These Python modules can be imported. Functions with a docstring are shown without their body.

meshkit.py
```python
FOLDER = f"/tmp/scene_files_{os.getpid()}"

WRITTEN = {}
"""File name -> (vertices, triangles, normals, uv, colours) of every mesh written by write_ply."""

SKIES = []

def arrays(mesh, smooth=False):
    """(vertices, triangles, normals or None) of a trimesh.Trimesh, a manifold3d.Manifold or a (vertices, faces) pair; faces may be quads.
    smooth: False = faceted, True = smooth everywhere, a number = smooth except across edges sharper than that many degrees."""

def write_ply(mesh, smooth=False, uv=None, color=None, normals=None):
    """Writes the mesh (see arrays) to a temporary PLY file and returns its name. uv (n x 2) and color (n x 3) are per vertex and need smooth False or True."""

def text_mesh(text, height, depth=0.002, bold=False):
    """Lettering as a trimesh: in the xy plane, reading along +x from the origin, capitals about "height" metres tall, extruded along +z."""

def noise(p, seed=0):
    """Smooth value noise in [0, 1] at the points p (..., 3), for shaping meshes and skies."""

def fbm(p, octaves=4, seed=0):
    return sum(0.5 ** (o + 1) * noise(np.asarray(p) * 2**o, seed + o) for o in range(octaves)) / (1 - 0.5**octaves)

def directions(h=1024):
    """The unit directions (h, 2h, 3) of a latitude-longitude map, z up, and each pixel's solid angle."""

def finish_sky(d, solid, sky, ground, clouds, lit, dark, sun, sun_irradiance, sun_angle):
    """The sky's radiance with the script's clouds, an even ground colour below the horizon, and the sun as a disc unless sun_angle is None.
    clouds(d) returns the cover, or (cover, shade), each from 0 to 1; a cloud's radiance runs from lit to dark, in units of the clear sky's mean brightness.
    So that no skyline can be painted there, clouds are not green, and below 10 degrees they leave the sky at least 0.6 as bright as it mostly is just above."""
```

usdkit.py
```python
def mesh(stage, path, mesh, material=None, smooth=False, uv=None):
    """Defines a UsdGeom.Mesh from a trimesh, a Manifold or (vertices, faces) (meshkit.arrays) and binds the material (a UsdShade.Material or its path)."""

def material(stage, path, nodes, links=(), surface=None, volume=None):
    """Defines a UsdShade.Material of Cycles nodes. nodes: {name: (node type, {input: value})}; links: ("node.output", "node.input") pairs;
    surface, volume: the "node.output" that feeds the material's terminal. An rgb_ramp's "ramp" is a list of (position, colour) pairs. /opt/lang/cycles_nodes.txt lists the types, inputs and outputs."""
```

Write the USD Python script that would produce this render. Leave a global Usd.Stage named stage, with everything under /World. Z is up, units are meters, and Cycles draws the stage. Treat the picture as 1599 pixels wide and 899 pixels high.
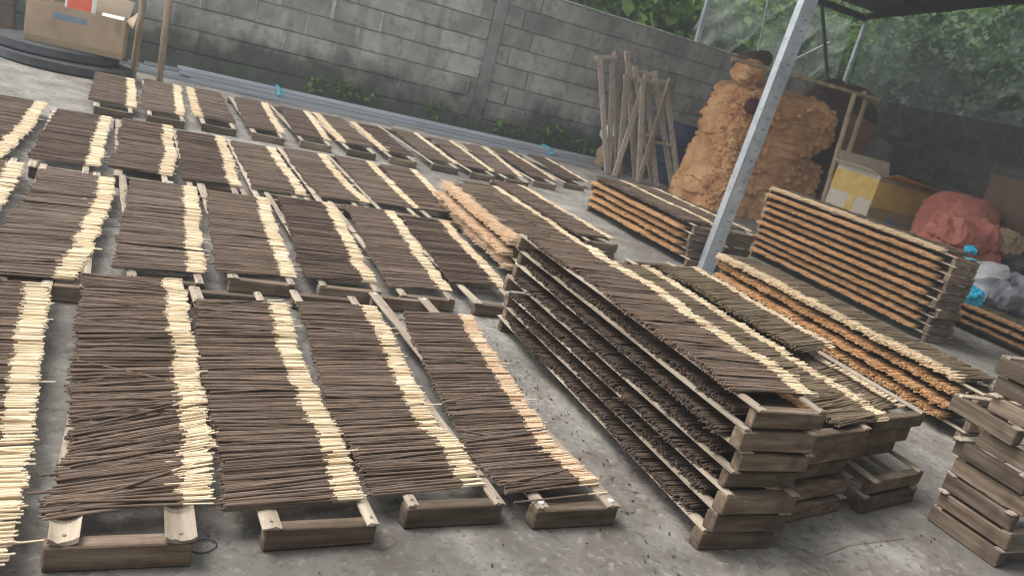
import math, numpy as np, trimesh, usdkit, meshkit
from pxr import Usd, UsdGeom, UsdLux, UsdShade, Gf, Sdf, Vt

stage = Usd.Stage.CreateInMemory()
UsdGeom.SetStageUpAxis(stage, UsdGeom.Tokens.z)
UsdGeom.SetStageMetersPerUnit(stage, 1.0)
UsdGeom.Xform.Define(stage, '/World')
UsdGeom.Scope.Define(stage, '/World/Looks')
PI = math.pi

# ------------------------------------------------------------------ camera, sky, sun, exposure
PITCH, ROLL, YAW, FPX, CAM_H = math.radians(15.34), math.radians(15.106), math.radians(27.32), 1246.77, 1.12
EXPOSURE = 0.98
SKY_STRENGTH, SUN_INTENSITY, SUN_ANGLE = 0.135, 0.28, 28.0
SUN_ELEV, SUN_AZ = math.radians(58), math.atan2(-0.78, 0.5)      # azimuth = atan2(x, y) towards the sun


def camera():
    f = np.array([math.sin(YAW) * math.cos(PITCH), math.cos(YAW) * math.cos(PITCH), -math.sin(PITCH)])
    r0 = np.array([math.cos(YAW), -math.sin(YAW), 0.0])
    u0 = np.cross(r0, f)
    r = math.cos(ROLL) * r0 + math.sin(ROLL) * u0
    u = -math.sin(ROLL) * r0 + math.cos(ROLL) * u0
    cam = UsdGeom.Camera.Define(stage, '/World/camera')
    m = Gf.Matrix4d(*r, 0, *u, 0, *(-f), 0, 0, 0, CAM_H, 1)
    cam.AddTransformOp().Set(m)
    cam.CreateHorizontalApertureAttr(36.0)
    cam.CreateFocalLengthAttr(36.0 * FPX / 1599)
    cam.CreateExposureAttr(EXPOSURE)
    cam.CreateFStopAttr(6.5)
    cam.CreateFocusDistanceAttr(2.4)
    cam.CreateClippingRangeAttr(Gf.Vec2f(0.05, 1000))
    return r, u, f


CR, CU, CF = camera()


def in_frame(p):                                                   # which points the photograph's frame holds
    q = np.asarray(p) - [0, 0, CAM_H]
    z = q @ CF
    return (z > .1) & (np.abs(q @ CR / z) < .635) & (np.abs(q @ CU / z) < .355), np.linalg.norm(q, axis=1)


dome = UsdLux.DomeLight.Define(stage, '/World/sky')
dome.GetPrim().SetCustomDataByKey('kind', 'structure')
sky_mat = usdkit.material(stage, '/World/Looks/sky_air', {
    'sky': ('sky_texture', {'sky_type': 'single_scattering', 'sun_disc': False, 'sun_elevation': SUN_ELEV, 'sun_rotation': SUN_AZ, 'air_density': 1.0, 'aerosol_density': 3.0, 'ozone_density': 1.0}),
    'grey': ('hsv', {'saturation': 0.05}),
    'bg': ('background_shader', {'strength': SKY_STRENGTH})},
    [('sky.color', 'grey.color'), ('grey.color', 'bg.color')], surface='bg.background')
UsdShade.MaterialBindingAPI.Apply(dome.GetPrim()).Bind(sky_mat)
sun = UsdLux.DistantLight.Define(stage, '/World/sun')
sun.CreateNormalizeAttr(True)
sun.CreateIntensityAttr(SUN_INTENSITY)
sun.CreateAngleAttr(SUN_ANGLE)
sun.CreateColorAttr(Gf.Vec3f(1, .91, .78))
_d = np.array([math.sin(SUN_AZ) * math.cos(SUN_ELEV), math.cos(SUN_AZ) * math.cos(SUN_ELEV), math.sin(SUN_ELEV)])
_x = np.cross([0, 0, 1.0], _d); _x /= np.linalg.norm(_x)
_y = np.cross(_d, _x)
sun.AddTransformOp().Set(Gf.Matrix4d(*_x, 0, *_y, 0, *_d, 0, 0, 0, 0, 1))

# ------------------------------------------------------------------ helpers: names, things, parts
counts = {}


def numbered(parent, name):
    k = counts.get((parent, name), 0)
    counts[(parent, name)] = k + 1
    return f'{parent}/{name}' if k == 0 else f'{parent}/{name}_{k:03d}'


def tag(p, label=None, cat=None, group=None, kind=None):
    p = p.GetPrim() if hasattr(p, 'GetPrim') else p
    for k, v in (('label', label), ('category', cat), ('group', group), ('kind', kind)):
        if v:
            p.SetCustomDataByKey(k, v)
    return p


def where(x, loc=(0, 0, 0), rotz=0.0):
    x = UsdGeom.Xformable(x)
    x.ClearXformOpOrder()
    x.AddTranslateOp().Set(Gf.Vec3d(*map(float, loc)))
    x.AddRotateZOp().Set(math.degrees(rotz))


def thing(name, label, cat, loc=(0, 0, 0), rotz=0.0, group=None):
    x = UsdGeom.Xform.Define(stage, numbered('/World', name))
    where(x, loc, rotz)
    return tag(x, label, cat, group)


def obj(name, m, material, parent=None, smooth=False, label=None, kind=None):
    path = numbered(str(parent.GetPath()) if parent else '/World', name)
    return tag(usdkit.mesh(stage, path, m, M[material], smooth=smooth), label, kind=kind)


def dup(root, loc, rotz, label, cat, group=None):
    x = UsdGeom.Xform.Define(stage, numbered('/World', root.GetName().rstrip('0123456789_')))
    where(x, loc, rotz)
    x.GetPrim().GetReferences().AddInternalReference(root.GetPath())
    x.GetPrim().SetInstanceable(True)
    return tag(x, label, cat, group)


# ------------------------------------------------------------------ helpers: shapes
def cat(ms):
    return trimesh.util.concatenate(list(ms))


def cbox(sx, sy, sz, at=(0, 0, 0), ch=.002, jit=0.0, rng=None, rz=0.0):
    """A chamfered box centred at `at`; jit knocks its corners about."""
    pts = []
    for a in (-1, 1):
        for b in (-1, 1):
            for c in (-1, 1):
                p = np.array([a * sx / 2, b * sy / 2, c * sz / 2])
                if jit and rng is not None:
                    p = p + rng.uniform(-jit, jit, 3)
                for k in range(3):
                    q = p - np.array([a, b, c]) * ch
                    q[k] = p[k]
                    pts.append(q)
    m = trimesh.convex.convex_hull(np.array(pts))
    if rz:
        m.apply_transform(trimesh.transformations.rotation_matrix(rz, [0, 0, 1]))
    m.apply_translation(at)
    return m


def tube(pts, rad, n=8, closed=False):
    pts = np.asarray(pts, float)
    k = len(pts)
    rad = np.broadcast_to(np.asarray(rad, float), (k,))
    t = np.gradient(pts, axis=0)
    if closed:
        t = np.roll(pts, -1, 0) - np.roll(pts, 1, 0)
    t /= np.linalg.norm(t, axis=1)[:, None]
    ref = np.array([0, 0, 1.0]) if abs(t[:, 2]).mean() < .8 else np.array([1.0, 0, 0])
    a = np.cross(ref, t); a /= np.linalg.norm(a, axis=1)[:, None]
    b = np.cross(t, a)
    an = np.arange(n) * 2 * PI / n
    v = (pts[:, None] + rad[:, None, None] * (np.cos(an)[None, :, None] * a[:, None] + np.sin(an)[None, :, None] * b[:, None])).reshape(-1, 3)
    f = []
    for i in range(k if closed else k - 1):
        j = (i + 1) % k
        for c in range(n):
            d = (c + 1) % n
            f += [[i * n + c, i * n + d, j * n + d], [i * n + c, j * n + d, j * n + c]]
    if not closed:
        v = np.vstack([v, pts[:1], pts[-1:]])
        for c in range(n):
            d = (c + 1) % n
            f += [[k * n, d, c], [k * n + 1, (k - 1) * n + c, (k - 1) * n + d]]
    return trimesh.Trimesh(v, f, process=False)


def beam(p, q, w, h, up=(0, 0, 1), ch=.002, jit=0, rng=None):
    """A chamfered bar of section w x h from p to q."""
    p, q = np.asarray(p, float), np.asarray(q, float)
    d = q - p
    L = np.linalg.norm(d); d = d / L
    a = np.cross(up, d); a /= np.linalg.norm(a)
    b = np.cross(d, a)
    m = cbox(w, h, L, ch=ch, jit=jit, rng=rng)
    T = np.eye(4); T[:3, 0], T[:3, 1], T[:3, 2], T[:3, 3] = a, b, d, (p + q) / 2
    m.apply_transform(T)
    return m


def bamboo(p, q, r, rng, n=10, knots=7, bend=.012):
    p, q = np.asarray(p, float), np.asarray(q, float)
    t = np.linspace(0, 1, knots * 4 + 1)
    pts = p + (q - p) * t[:, None]
    w = rng.normal(0, 1, 3) * bend * np.linalg.norm(q - p)
    pts = pts + np.sin(PI * t)[:, None] * w
    rad = r * (1 - .18 * t) * np.where(np.arange(len(t)) % 4 == 0, 1.14, 1.0)
    return tube(pts, rad, n)


def blob(centre, radii, power=2.6, sub=4, big=(.1, 2.5), mid=(.03, 8), fine=(.0, 30), seed=0, ridged=False, rz=0.0, flat=True):
    """A displaced superellipsoid standing in world coordinates."""
    m = trimesh.creation.icosphere(sub)
    v = m.vertices
    s = (np.abs(v) ** power).sum(1) ** (-1 / power)
    v = v * s[:, None] * np.asarray(radii)
    n = trimesh.Trimesh(v, m.faces, process=False).vertex_normals
    d = 0
    for (amp, sc), o in ((big, 0), (mid, 11), (fine, 23)):
        if amp:
            x = meshkit.fbm(v * sc + 17.3 + seed * 3.7, 3, seed + o)
            if ridged and o:
                x = 1 - 2 * np.abs(x - .5)
                x = x ** 2
            d = d + amp * 2 * (x - .5)
    v = v + n * np.asarray(d).reshape(-1, 1)
    if flat:
        v[:, 2] = np.maximum(v[:, 2], -radii[2])
    c, sn = math.cos(rz), math.sin(rz)
    v = np.stack([v[:, 0] * c - v[:, 1] * sn, v[:, 0] * sn + v[:, 1] * c, v[:, 2]], 1) + np.asarray(centre)
    return trimesh.Trimesh(v, m.faces, process=False)


def panel(corners, thick=.006, bow=0.0, n=6, seed=0):
    """A thin sheet (card, board) over four corners, with thickness and a slight bow."""
    c = np.asarray(corners, float)
    u, v = np.meshgrid(np.linspace(0, 1, n), np.linspace(0, 1, n))
    u, v = u.ravel()[:, None], v.ravel()[:, None]
    p = (1 - u) * (1 - v) * c[0] + u * (1 - v) * c[1] + u * v * c[2] + (1 - u) * v * c[3]
    nrm = np.cross(c[1] - c[0], c[3] - c[0]); nrm /= np.linalg.norm(nrm)
    h = bow * (np.sin(PI * u) * np.sin(PI * v)) + abs(bow) * .8 * (meshkit.fbm(p * 5 + seed, 2, seed)[:, None] - .5)
    p = p + nrm * h
    f = []
    for j in range(n - 1):
        for i in range(n - 1):
            a = j * n + i
            f += [[a, a + 1, a + n + 1], [a, a + n + 1, a + n]]
    f = np.array(f)
    k = len(p)
    V = np.vstack([p + nrm * thick / 2, p - nrm * thick / 2])
    edge = [i for i in range(n)] + [j * n + n - 1 for j in range(1, n)] + [(n - 1) * n + i for i in range(n - 2, -1, -1)] + [j * n for j in range(n - 2, 0, -1)]
    side = []
    for a, b in zip(edge, edge[1:] + edge[:1]):
        side += [[a, a + k, b + k], [a, b + k, b]]
    return trimesh.Trimesh(V, np.vstack([f, f[:, ::-1] + k, side]), process=False)


# ------------------------------------------------------------------ materials
M = {}


def mat(name, stops, scale=8.0, stretch=(1, 1, 1), detail=6, rough=.85, bump=.0, bscale=None, bstretch=None, rnd=0.0, spec=.25, metallic=0.0, extra=None, sat=1.0, distort=0.0, coord='object'):
    """Noise through a ramp on object coordinates; each object shifts the noise and its brightness (rnd) at random."""
    n = {'tc': ('texture_coordinate', {}), 'oi': ('object_info', {}), 'w': ('math', {'math_type': 'multiply', 'value2': 37.0}),
         'map': ('mapping', {'scale': stretch}),
         'noise': ('noise_texture', {'dimensions': '4D', 'scale': scale, 'detail': detail, 'roughness': .62, 'distortion': distort}),
         'ramp': ('rgb_ramp', {'ramp': stops}),
         'val': ('map_range', {'from_min': 0, 'from_max': 1, 'to_min': 1 - rnd, 'to_max': 1 + rnd}),
         'hsv': ('hsv', {'saturation': sat}),
         'p': ('principled_bsdf', {'roughness': rough, 'specular_ior_level': spec, 'metallic': metallic})}
    l = [(f'tc.{coord}', 'map.vector'), ('oi.random', 'w.value1'), ('map.vector', 'noise.vector'), ('w.value', 'noise.w'), ('noise.fac', 'ramp.fac'),
         ('oi.random', 'val.value'), ('val.result', 'hsv.value'), ('ramp.color', 'hsv.color'), ('hsv.color', 'p.base_color')]
    if bump:
        n['bmap'] = ('mapping', {'scale': bstretch or stretch})
        n['bn'] = ('noise_texture', {'scale': bscale or scale * 4, 'detail': 5, 'roughness': .65})
        n['b'] = ('bump', {'strength': min(1.0, bump), 'distance': .004})
        l += [(f'tc.{coord}', 'bmap.vector'), ('bmap.vector', 'bn.vector'), ('bn.fac', 'b.height'), ('b.normal', 'p.normal')]
    if extra:
        extra(n, l)
    M[name] = usdkit.material(stage, f'/World/Looks/{name}', n, l, surface='p.BSDF')


def over(color, scale, lo, hi, seed=0.0, amount=1.0, detail=5):
    """A second layer (stains) mixed over the colour where another noise is high."""
    def f(n, l):
        k = f's{len(n)}'
        n[k] = ('noise_texture', {'dimensions': '4D', 'scale': scale, 'detail': detail, 'w': seed, 'roughness': .6})
        n[k + 'm'] = ('map_range', {'from_min': lo, 'from_max': hi, 'to_min': 0, 'to_max': amount, 'clamp': True})
        n[k + 'x'] = ('mix_color', {'b': color})
        src = [a for a, b in l if b == 'p.base_color'][-1]
        l[:] = [x for x in l if x[1] != 'p.base_color']
        l.extend([('tc.object', k + '.vector'), (k + '.fac', k + 'm.value'), (k + 'm.result', k + 'x.fac'), (src, k + 'x.a'), (k + 'x.result', 'p.base_color')])
    return f


def both(*fs):
    def f(n, l):
        for g in fs:
            g(n, l)
    return f


def streaks(n, l):
    """Dark runs of old rain down the wall."""
    n['rm'] = ('mapping', {'scale': (5.5, 5.5, .55)})
    n['rn'] = ('noise_texture', {'scale': 1.0, 'detail': 6, 'roughness': .6})
    n['rr'] = ('map_range', {'from_min': .5, 'from_max': .72, 'to_min': 0, 'to_max': .55, 'clamp': True})
    n['rx'] = ('mix_color', {'b': (.10, .102, .095)})
    src = [a for a, b in l if b == 'p.base_color'][-1]
    l[:] = [x for x in l if x[1] != 'p.base_color']
    l.extend([('tc.object', 'rm.vector'), ('rm.vector', 'rn.vector'), ('rn.fac', 'rr.value'), ('rr.result', 'rx.fac'), (src, 'rx.a'), ('rx.result', 'p.base_color')])


def mossy(n, l):
    """Damp and moss that creep up from the foot of the wall in an uneven line, and drips."""
    n['sep'] = ('separate_xyz', {})
    n['mn'] = ('noise_texture', {'scale': 1.6, 'detail': 6, 'roughness': .65})
    n['ms'] = ('math', {'math_type': 'multiply_add', 'value2': 1.5, 'value3': -.17})
    n['md'] = ('math', {'math_type': 'subtract'})
    n['mr'] = ('map_range', {'from_min': -.14, 'from_max': .24, 'to_min': 0, 'to_max': .88, 'clamp': True})
    n['mc'] = ('noise_texture', {'scale': 7, 'detail': 4})
    n['mcr'] = ('rgb_ramp', {'ramp': [(.35, (.03, .035, .03)), (.55, (.045, .05, .035)), (.68, (.05, .075, .03))]})
    n['mx'] = ('mix_color', {})
    src = [a for a, b in l if b == 'p.base_color'][-1]
    l[:] = [x for x in l if x[1] != 'p.base_color']
    l.extend([('tc.object', 'sep.vector'), ('tc.object', 'mn.vector'), ('mn.fac', 'ms.value1'), ('ms.value', 'md.value1'), ('sep.z', 'md.value2'), ('md.value', 'mr.value'),
              ('tc.object', 'mc.vector'), ('mc.fac', 'mcr.fac'), ('mr.result', 'mx.fac'), (src, 'mx.a'), ('mcr.color', 'mx.b'), ('mx.result', 'p.base_color')])


mat('concrete_floor', [(.32, (.13, .123, .112)), (.5, (.215, .205, .188)), (.66, (.33, .318, .295))], scale=4.5, detail=12, rough=.8, bump=.5, bscale=60,
    extra=both(over((.11, .078, .062), 2.6, .52, .66, 3.3, .6), over((.34, .33, .31), 3.5, .50, .68, 9.1, .5), over((.075, .07, .063), 26, .53, .64, 5.0, .6), over((.42, .41, .38), 34, .55, .66, 2.0, .5), over((.13, .085, .065), 12, .56, .68, 12.0, .5), over((.05, .04, .035), 90, .62, .66, 6.0, .9), over((.085, .08, .076), .9, .48, .62, 7.7, .6)))
mat('undergrowth', [(.3, (.012, .022, .009)), (.7, (.04, .065, .022))], scale=3, detail=8, bump=1)
mat('earth', [(.3, (.05, .045, .035)), (.7, (.11, .09, .07))], scale=2, bump=.8)
mat('block', [(.3, (.22, .22, .205)), (.5, (.295, .293, .275)), (.7, (.38, .378, .35))], scale=3.2, detail=8, rough=.95, bump=.8, bscale=55, rnd=.24,
    extra=both(over((.46, .455, .39), 2.4, .48, .64, 1.5, .55), over((.15, .155, .15), 1.5, .5, .64, 4.2, .6), over((.14, .14, .135), 9, .54, .66, 8.2, .6), streaks, mossy))
mat('block_damp', [(.3, (.09, .09, .085)), (.5, (.14, .135, .125)), (.7, (.22, .205, .185))], scale=3.2, detail=8, rough=.95, bump=.8, bscale=55, rnd=.25)  # darker copy of block: shade under the roof put into the colour
mat('mortar_damp', [(.3, (.12, .12, .115)), (.7, (.24, .235, .22))], scale=6, detail=7, rough=.95, bump=.9, bscale=50)  # same roof shade put into the mortar colour
mat('mortar', [(.3, (.27, .27, .26)), (.7, (.42, .42, .40))], scale=6, detail=7, rough=.95, bump=.9, bscale=50, extra=both(over((.14, .145, .14), 2.5, .5, .66, 4.2, .6), mossy))
mat('pillar', [(.3, (.17, .175, .17)), (.7, (.27, .275, .265))], scale=4, detail=8, rough=.95, bump=.9, bscale=40, extra=mossy)
mat('board', [(.28, (.075, .05, .035)), (.5, (.155, .115, .083)), (.72, (.28, .225, .17))], scale=5, stretch=(1, 9, 9), detail=8, rough=.8, bump=.6, bscale=14, bstretch=(1, 14, 14), rnd=.42,
    extra=both(over((.055, .04, .035), 9, .52, .7, 2.0, .7), over((.36, .30, .24), 13, .62, .72, 6.0, .5)))
mat('rail', [(.28, (.22, .175, .13)), (.5, (.36, .30, .235)), (.72, (.48, .42, .34))], scale=5, stretch=(10, 1, 10), detail=7, rough=.7, bump=.5, bscale=14, bstretch=(14, 1, 14), rnd=.22,
    extra=over((.16, .12, .09), 11, .58, .7, 2.0, .6))
mat('bamboo_pole', [(.3, (.20, .14, .09)), (.5, (.32, .24, .165)), (.7, (.43, .34, .25))], scale=6, stretch=(3, 3, .8), detail=6, rough=.55, bump=.3, rnd=.15)
mat('old_timber', [(.3, (.25, .20, .155)), (.5, (.40, .335, .27)), (.7, (.52, .45, .375))], scale=5, stretch=(8, 8, 1), detail=7, rough=.8, bump=.6, rnd=.22)
mat('nail', [(0, (.25, .22, .2)), (1, (.35, .33, .3))], rough=.5, metallic=.8)
mat('bright_nail', [(0, (.8, .82, .84)), (1, (.9, .9, .9))], rough=.3, metallic=.4)
mat('galvanised', [(.3, (.36, .40, .44)), (.5, (.48, .52, .56)), (.7, (.6, .64, .68))], scale=9, detail=8, rough=.42, metallic=.65, bump=.15, spec=.5, extra=both(over((.22, .22, .22), 6, .55, .68, 4.0, .5), over((.24, .13, .07), 11, .62, .70, 8.0, .6)))
mat('pipe_steel', [(.3, (.36, .41, .45)), (.7, (.56, .6, .63))], scale=4, stretch=(.3, 4, 4), rough=.45, metallic=.5, rnd=.25, spec=.5)
mat('dark_steel', [(.3, (.09, .095, .1)), (.7, (.15, .155, .16))], rough=.6, metallic=.3)
mat('roof_sheet', [(.3, (.16, .16, .165)), (.7, (.26, .26, .265))], scale=2, rough=.7)
mat('cardboard', [(.3, (.26, .19, .125)), (.5, (.36, .27, .185)), (.7, (.43, .33, .23))], scale=3.5, detail=6, rough=.85, bump=.15, rnd=.06, extra=over((.30, .17, .08), 3.2, .55, .7, 2.2, .5))
mat('cardboard_inside', [(.3, (.42, .34, .25)), (.7, (.52, .43, .33))], scale=3, rough=.85)
mat('cardboard_dark', [(.3, (.14, .095, .07)), (.7, (.23, .16, .115))], scale=3, rough=.85, bump=.15, rnd=.1)
mat('card_white', [(.3, (.50, .45, .36)), (.7, (.62, .56, .46))], scale=3, rough=.8)
mat('card_brown', [(.3, (.24, .19, .12)), (.7, (.34, .265, .17))], scale=3, rough=.85)
mat('tape_yellow', [(.3, (.55, .33, .07)), (.5, (.62, .42, .12)), (.7, (.70, .53, .22))], scale=9, rough=.35, spec=.5, bump=.3)
mat('tape_amber', [(.3, (.38, .25, .06)), (.7, (.52, .36, .11))], scale=6, rough=.35, spec=.5, bump=.3)
mat('flap_orange', [(.3, (.42, .17, .06)), (.7, (.52, .25, .10))], scale=6, rough=.6)
mat('print_blue', [(.3, (.13, .19, .25)), (.7, (.2, .27, .33))], scale=20, rough=.8)
mat('print_red', [(.3, (.68, .12, .08)), (.7, (.78, .20, .13))], scale=6, rough=.6)
mat('paper_white', [(.3, (.74, .74, .74)), (.7, (.82, .82, .82))], scale=6, rough=.7)
mat('rubber', [(.3, (.028, .03, .036)), (.7, (.075, .08, .09))], scale=3, rough=.75, bump=.2, extra=over((.14, .145, .15), 3, .5, .7, 2.0, .6))
mat('sawdust', [(.3, (.40, .19, .085)), (.5, (.62, .34, .16)), (.66, (.78, .50, .27))], scale=3.2, detail=10, rough=.95, bump=1, bscale=38)
mat('log', [(.3, (.06, .045, .035)), (.7, (.13, .095, .07))], scale=4, stretch=(1, 6, 6), bump=.8)
mat('maroon', [(.3, (.06, .012, .018)), (.7, (.10, .02, .03))], rough=.6)
mat('barrel_blue', [(.3, (.012, .02, .075)), (.7, (.025, .035, .12))], scale=3, rough=.45, spec=.5)
mat('white_plastic', [(.3, (.62, .68, .70)), (.7, (.75, .8, .82))], rough=.4, spec=.5)
mat('sack_pink', [(.3, (.34, .105, .075)), (.5, (.43, .15, .11)), (.7, (.52, .21, .155))], scale=5, detail=7, rough=.7, bump=.5, bscale=90)
mat('tan_fluff', [(.3, (.22, .15, .09)), (.7, (.45, .34, .22))], scale=14, detail=8, rough=.95, bump=1)
mat('tarp_grey', [(.3, (.13, .14, .155)), (.5, (.24, .25, .27)), (.7, (.38, .40, .42))], scale=3, detail=5, rough=.35, spec=.5, bump=.3)
mat('tarp_black', [(.3, (.02, .022, .027)), (.7, (.08, .085, .095))], scale=3, rough=.35, spec=.5)
mat('bag_silver', [(.3, (.42, .43, .45)), (.7, (.58, .59, .6))], scale=5, rough=.35, spec=.5)
mat('bag_cyan', [(.3, (.01, .38, .62)), (.7, (.04, .52, .78))], scale=5, rough=.35, spec=.5)
mat('strap_cyan', [(.3, (.05, .42, .58)), (.7, (.10, .52, .68))], scale=5, rough=.5)
mat('beige_sack', [(.3, (.40, .36, .29)), (.7, (.52, .47, .39))], scale=6, rough=.8, bump=.4)
mat('brown_tarp', [(.3, (.045, .028, .022)), (.7, (.10, .06, .045))], scale=4, rough=.8)
mat('brown_board', [(.3, (.17, .085, .055)), (.7, (.26, .14, .095))], scale=4, rough=.8)
mat('wire_dark', [(0, (.02, .03, .035)), (1, (.04, .05, .055))], rough=.5)
mat('wire_red', [(0, (.20, .07, .04)), (1, (.32, .13, .08))], rough=.5)
mat('debris', [(.3, (.035, .028, .025)), (.7, (.09, .07, .06))], rough=.9, rnd=.3)
mat('stick_brown', [(.3, (.115, .082, .062)), (.7, (.228, .172, .134))], scale=16, rough=.92, spec=.15, rnd=.34)
mat('stick_umber', [(.3, (.09, .064, .05)), (.7, (.18, .135, .108))], scale=16, rough=.92, spec=.15, rnd=.34)
mat('stick_pale', [(.3, (.128, .096, .075)), (.7, (.245, .19, .153))], scale=16, rough=.92, spec=.15, rnd=.3)
mat('core_pale', [(.3, (.72, .57, .38)), (.7, (.86, .74, .54))], scale=14, rough=.65, rnd=.08)
mat('stick_olive', [(.3, (.135, .102, .07)), (.7, (.24, .19, .132))], scale=16, rough=.92, spec=.15, rnd=.22)
mat('stick_dark', [(.3, (.075, .055, .043)), (.7, (.135, .10, .08))], scale=16, rough=.92, spec=.15, rnd=.24)
mat('core_cream', [(.3, (.72, .575, .395)), (.7, (.86, .745, .56))], scale=14, rough=.65, rnd=.08)
mat('core_peach', [(.3, (.71, .51, .345)), (.7, (.84, .68, .51))], scale=14, rough=.65, rnd=.12)
mat('core_tan', [(.3, (.60, .37, .185)), (.7, (.82, .57, .34))], scale=14, rough=.65, rnd=.16)


def leaf_mat(name, a, b, trans):
    n = {'oi': ('geometry', {}), 'ramp': ('rgb_ramp', {'ramp': [(0, a), (1, b)]}),
         'p': ('principled_bsdf', {'roughness': .5, 'specular_ior_level': .3}), 't': ('translucent_bsdf', {}), 'tint': ('mix_color', {'blend_type': 'multiply', 'fac': 1.0, 'b': trans}), 'm': ('mix_closure', {'fac': .38})}
    M[name] = usdkit.material(stage, f'/World/Looks/{name}', n, [('oi.random_per_island', 'ramp.fac'), ('ramp.color', 'p.base_color'), ('ramp.color', 'tint.a'), ('tint.result', 't.color'), ('p.BSDF', 'm.closure1'), ('t.BSDF', 'm.closure2')], surface='m.closure')


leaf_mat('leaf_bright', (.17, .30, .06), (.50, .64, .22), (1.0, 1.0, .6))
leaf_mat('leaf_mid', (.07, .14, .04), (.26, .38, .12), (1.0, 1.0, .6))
leaf_mat('leaf_dark', (.02, .045, .015), (.07, .12, .035), (1.0, 1.0, .6))  # shade of slope and canopy on the right painted into the green
mat('stem', [(.3, (.05, .045, .025)), (.7, (.11, .10, .05))], rough=.8)
M['plastic_film'] = usdkit.material(stage, '/World/Looks/plastic_film', {
    'tr': ('transparent_bsdf', {'color': (.93, .96, .95)}), 'gl': ('glossy_bsdf', {'color': (.9, .95, 1), 'roughness': .22}), 'df': ('translucent_bsdf', {'color': (.6, .66, .66)}),
    'fr': ('fresnel', {'IOR': 1.45}), 'tc': ('texture_coordinate', {}), 'mp': ('mapping', {'scale': (1, 1, .35)}), 'n': ('noise_texture', {'scale': 1.1, 'detail': 3}), 'r': ('map_range', {'from_min': .35, 'from_max': .8, 'to_min': .06, 'to_max': .20, 'clamp': True}),
    'a': ('mix_closure', {}), 'b': ('mix_closure', {})},
    [('tc.object', 'mp.vector'), ('mp.vector', 'n.vector'), ('n.fac', 'r.value'), ('r.result', 'a.fac'), ('tr.BSDF', 'a.closure1'), ('df.BSDF', 'a.closure2'), ('fr.fac', 'b.fac'), ('a.closure', 'b.closure1'), ('gl.BSDF', 'b.closure2')], surface='b.closure')

# ------------------------------------------------------------------ the setting: floor, ground, hillside
rng = np.random.default_rng(7)


def sheet(x0, x1, y0, y1, z, step, amp, sc, seed):
    xs, ys = np.arange(x0, x1 + step / 2, step), np.arange(y0, y1 + step / 2, step)
    X, Y = np.meshgrid(xs, ys)
    P = np.stack([X.ravel(), Y.ravel(), np.full(X.size, float(z))], 1)
    P[:, 2] += amp * 2 * (meshkit.fbm(P * sc, 3, seed) - .5) - amp
    nx = len(xs)
    i = (np.arange(len(ys) - 1)[:, None] * nx + np.arange(nx - 1)).ravel()
    return trimesh.Trimesh(P, np.vstack([np.stack([i, i + 1, i + nx + 1], 1), np.stack([i, i + nx + 1, i + nx], 1)]), process=False)


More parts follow.
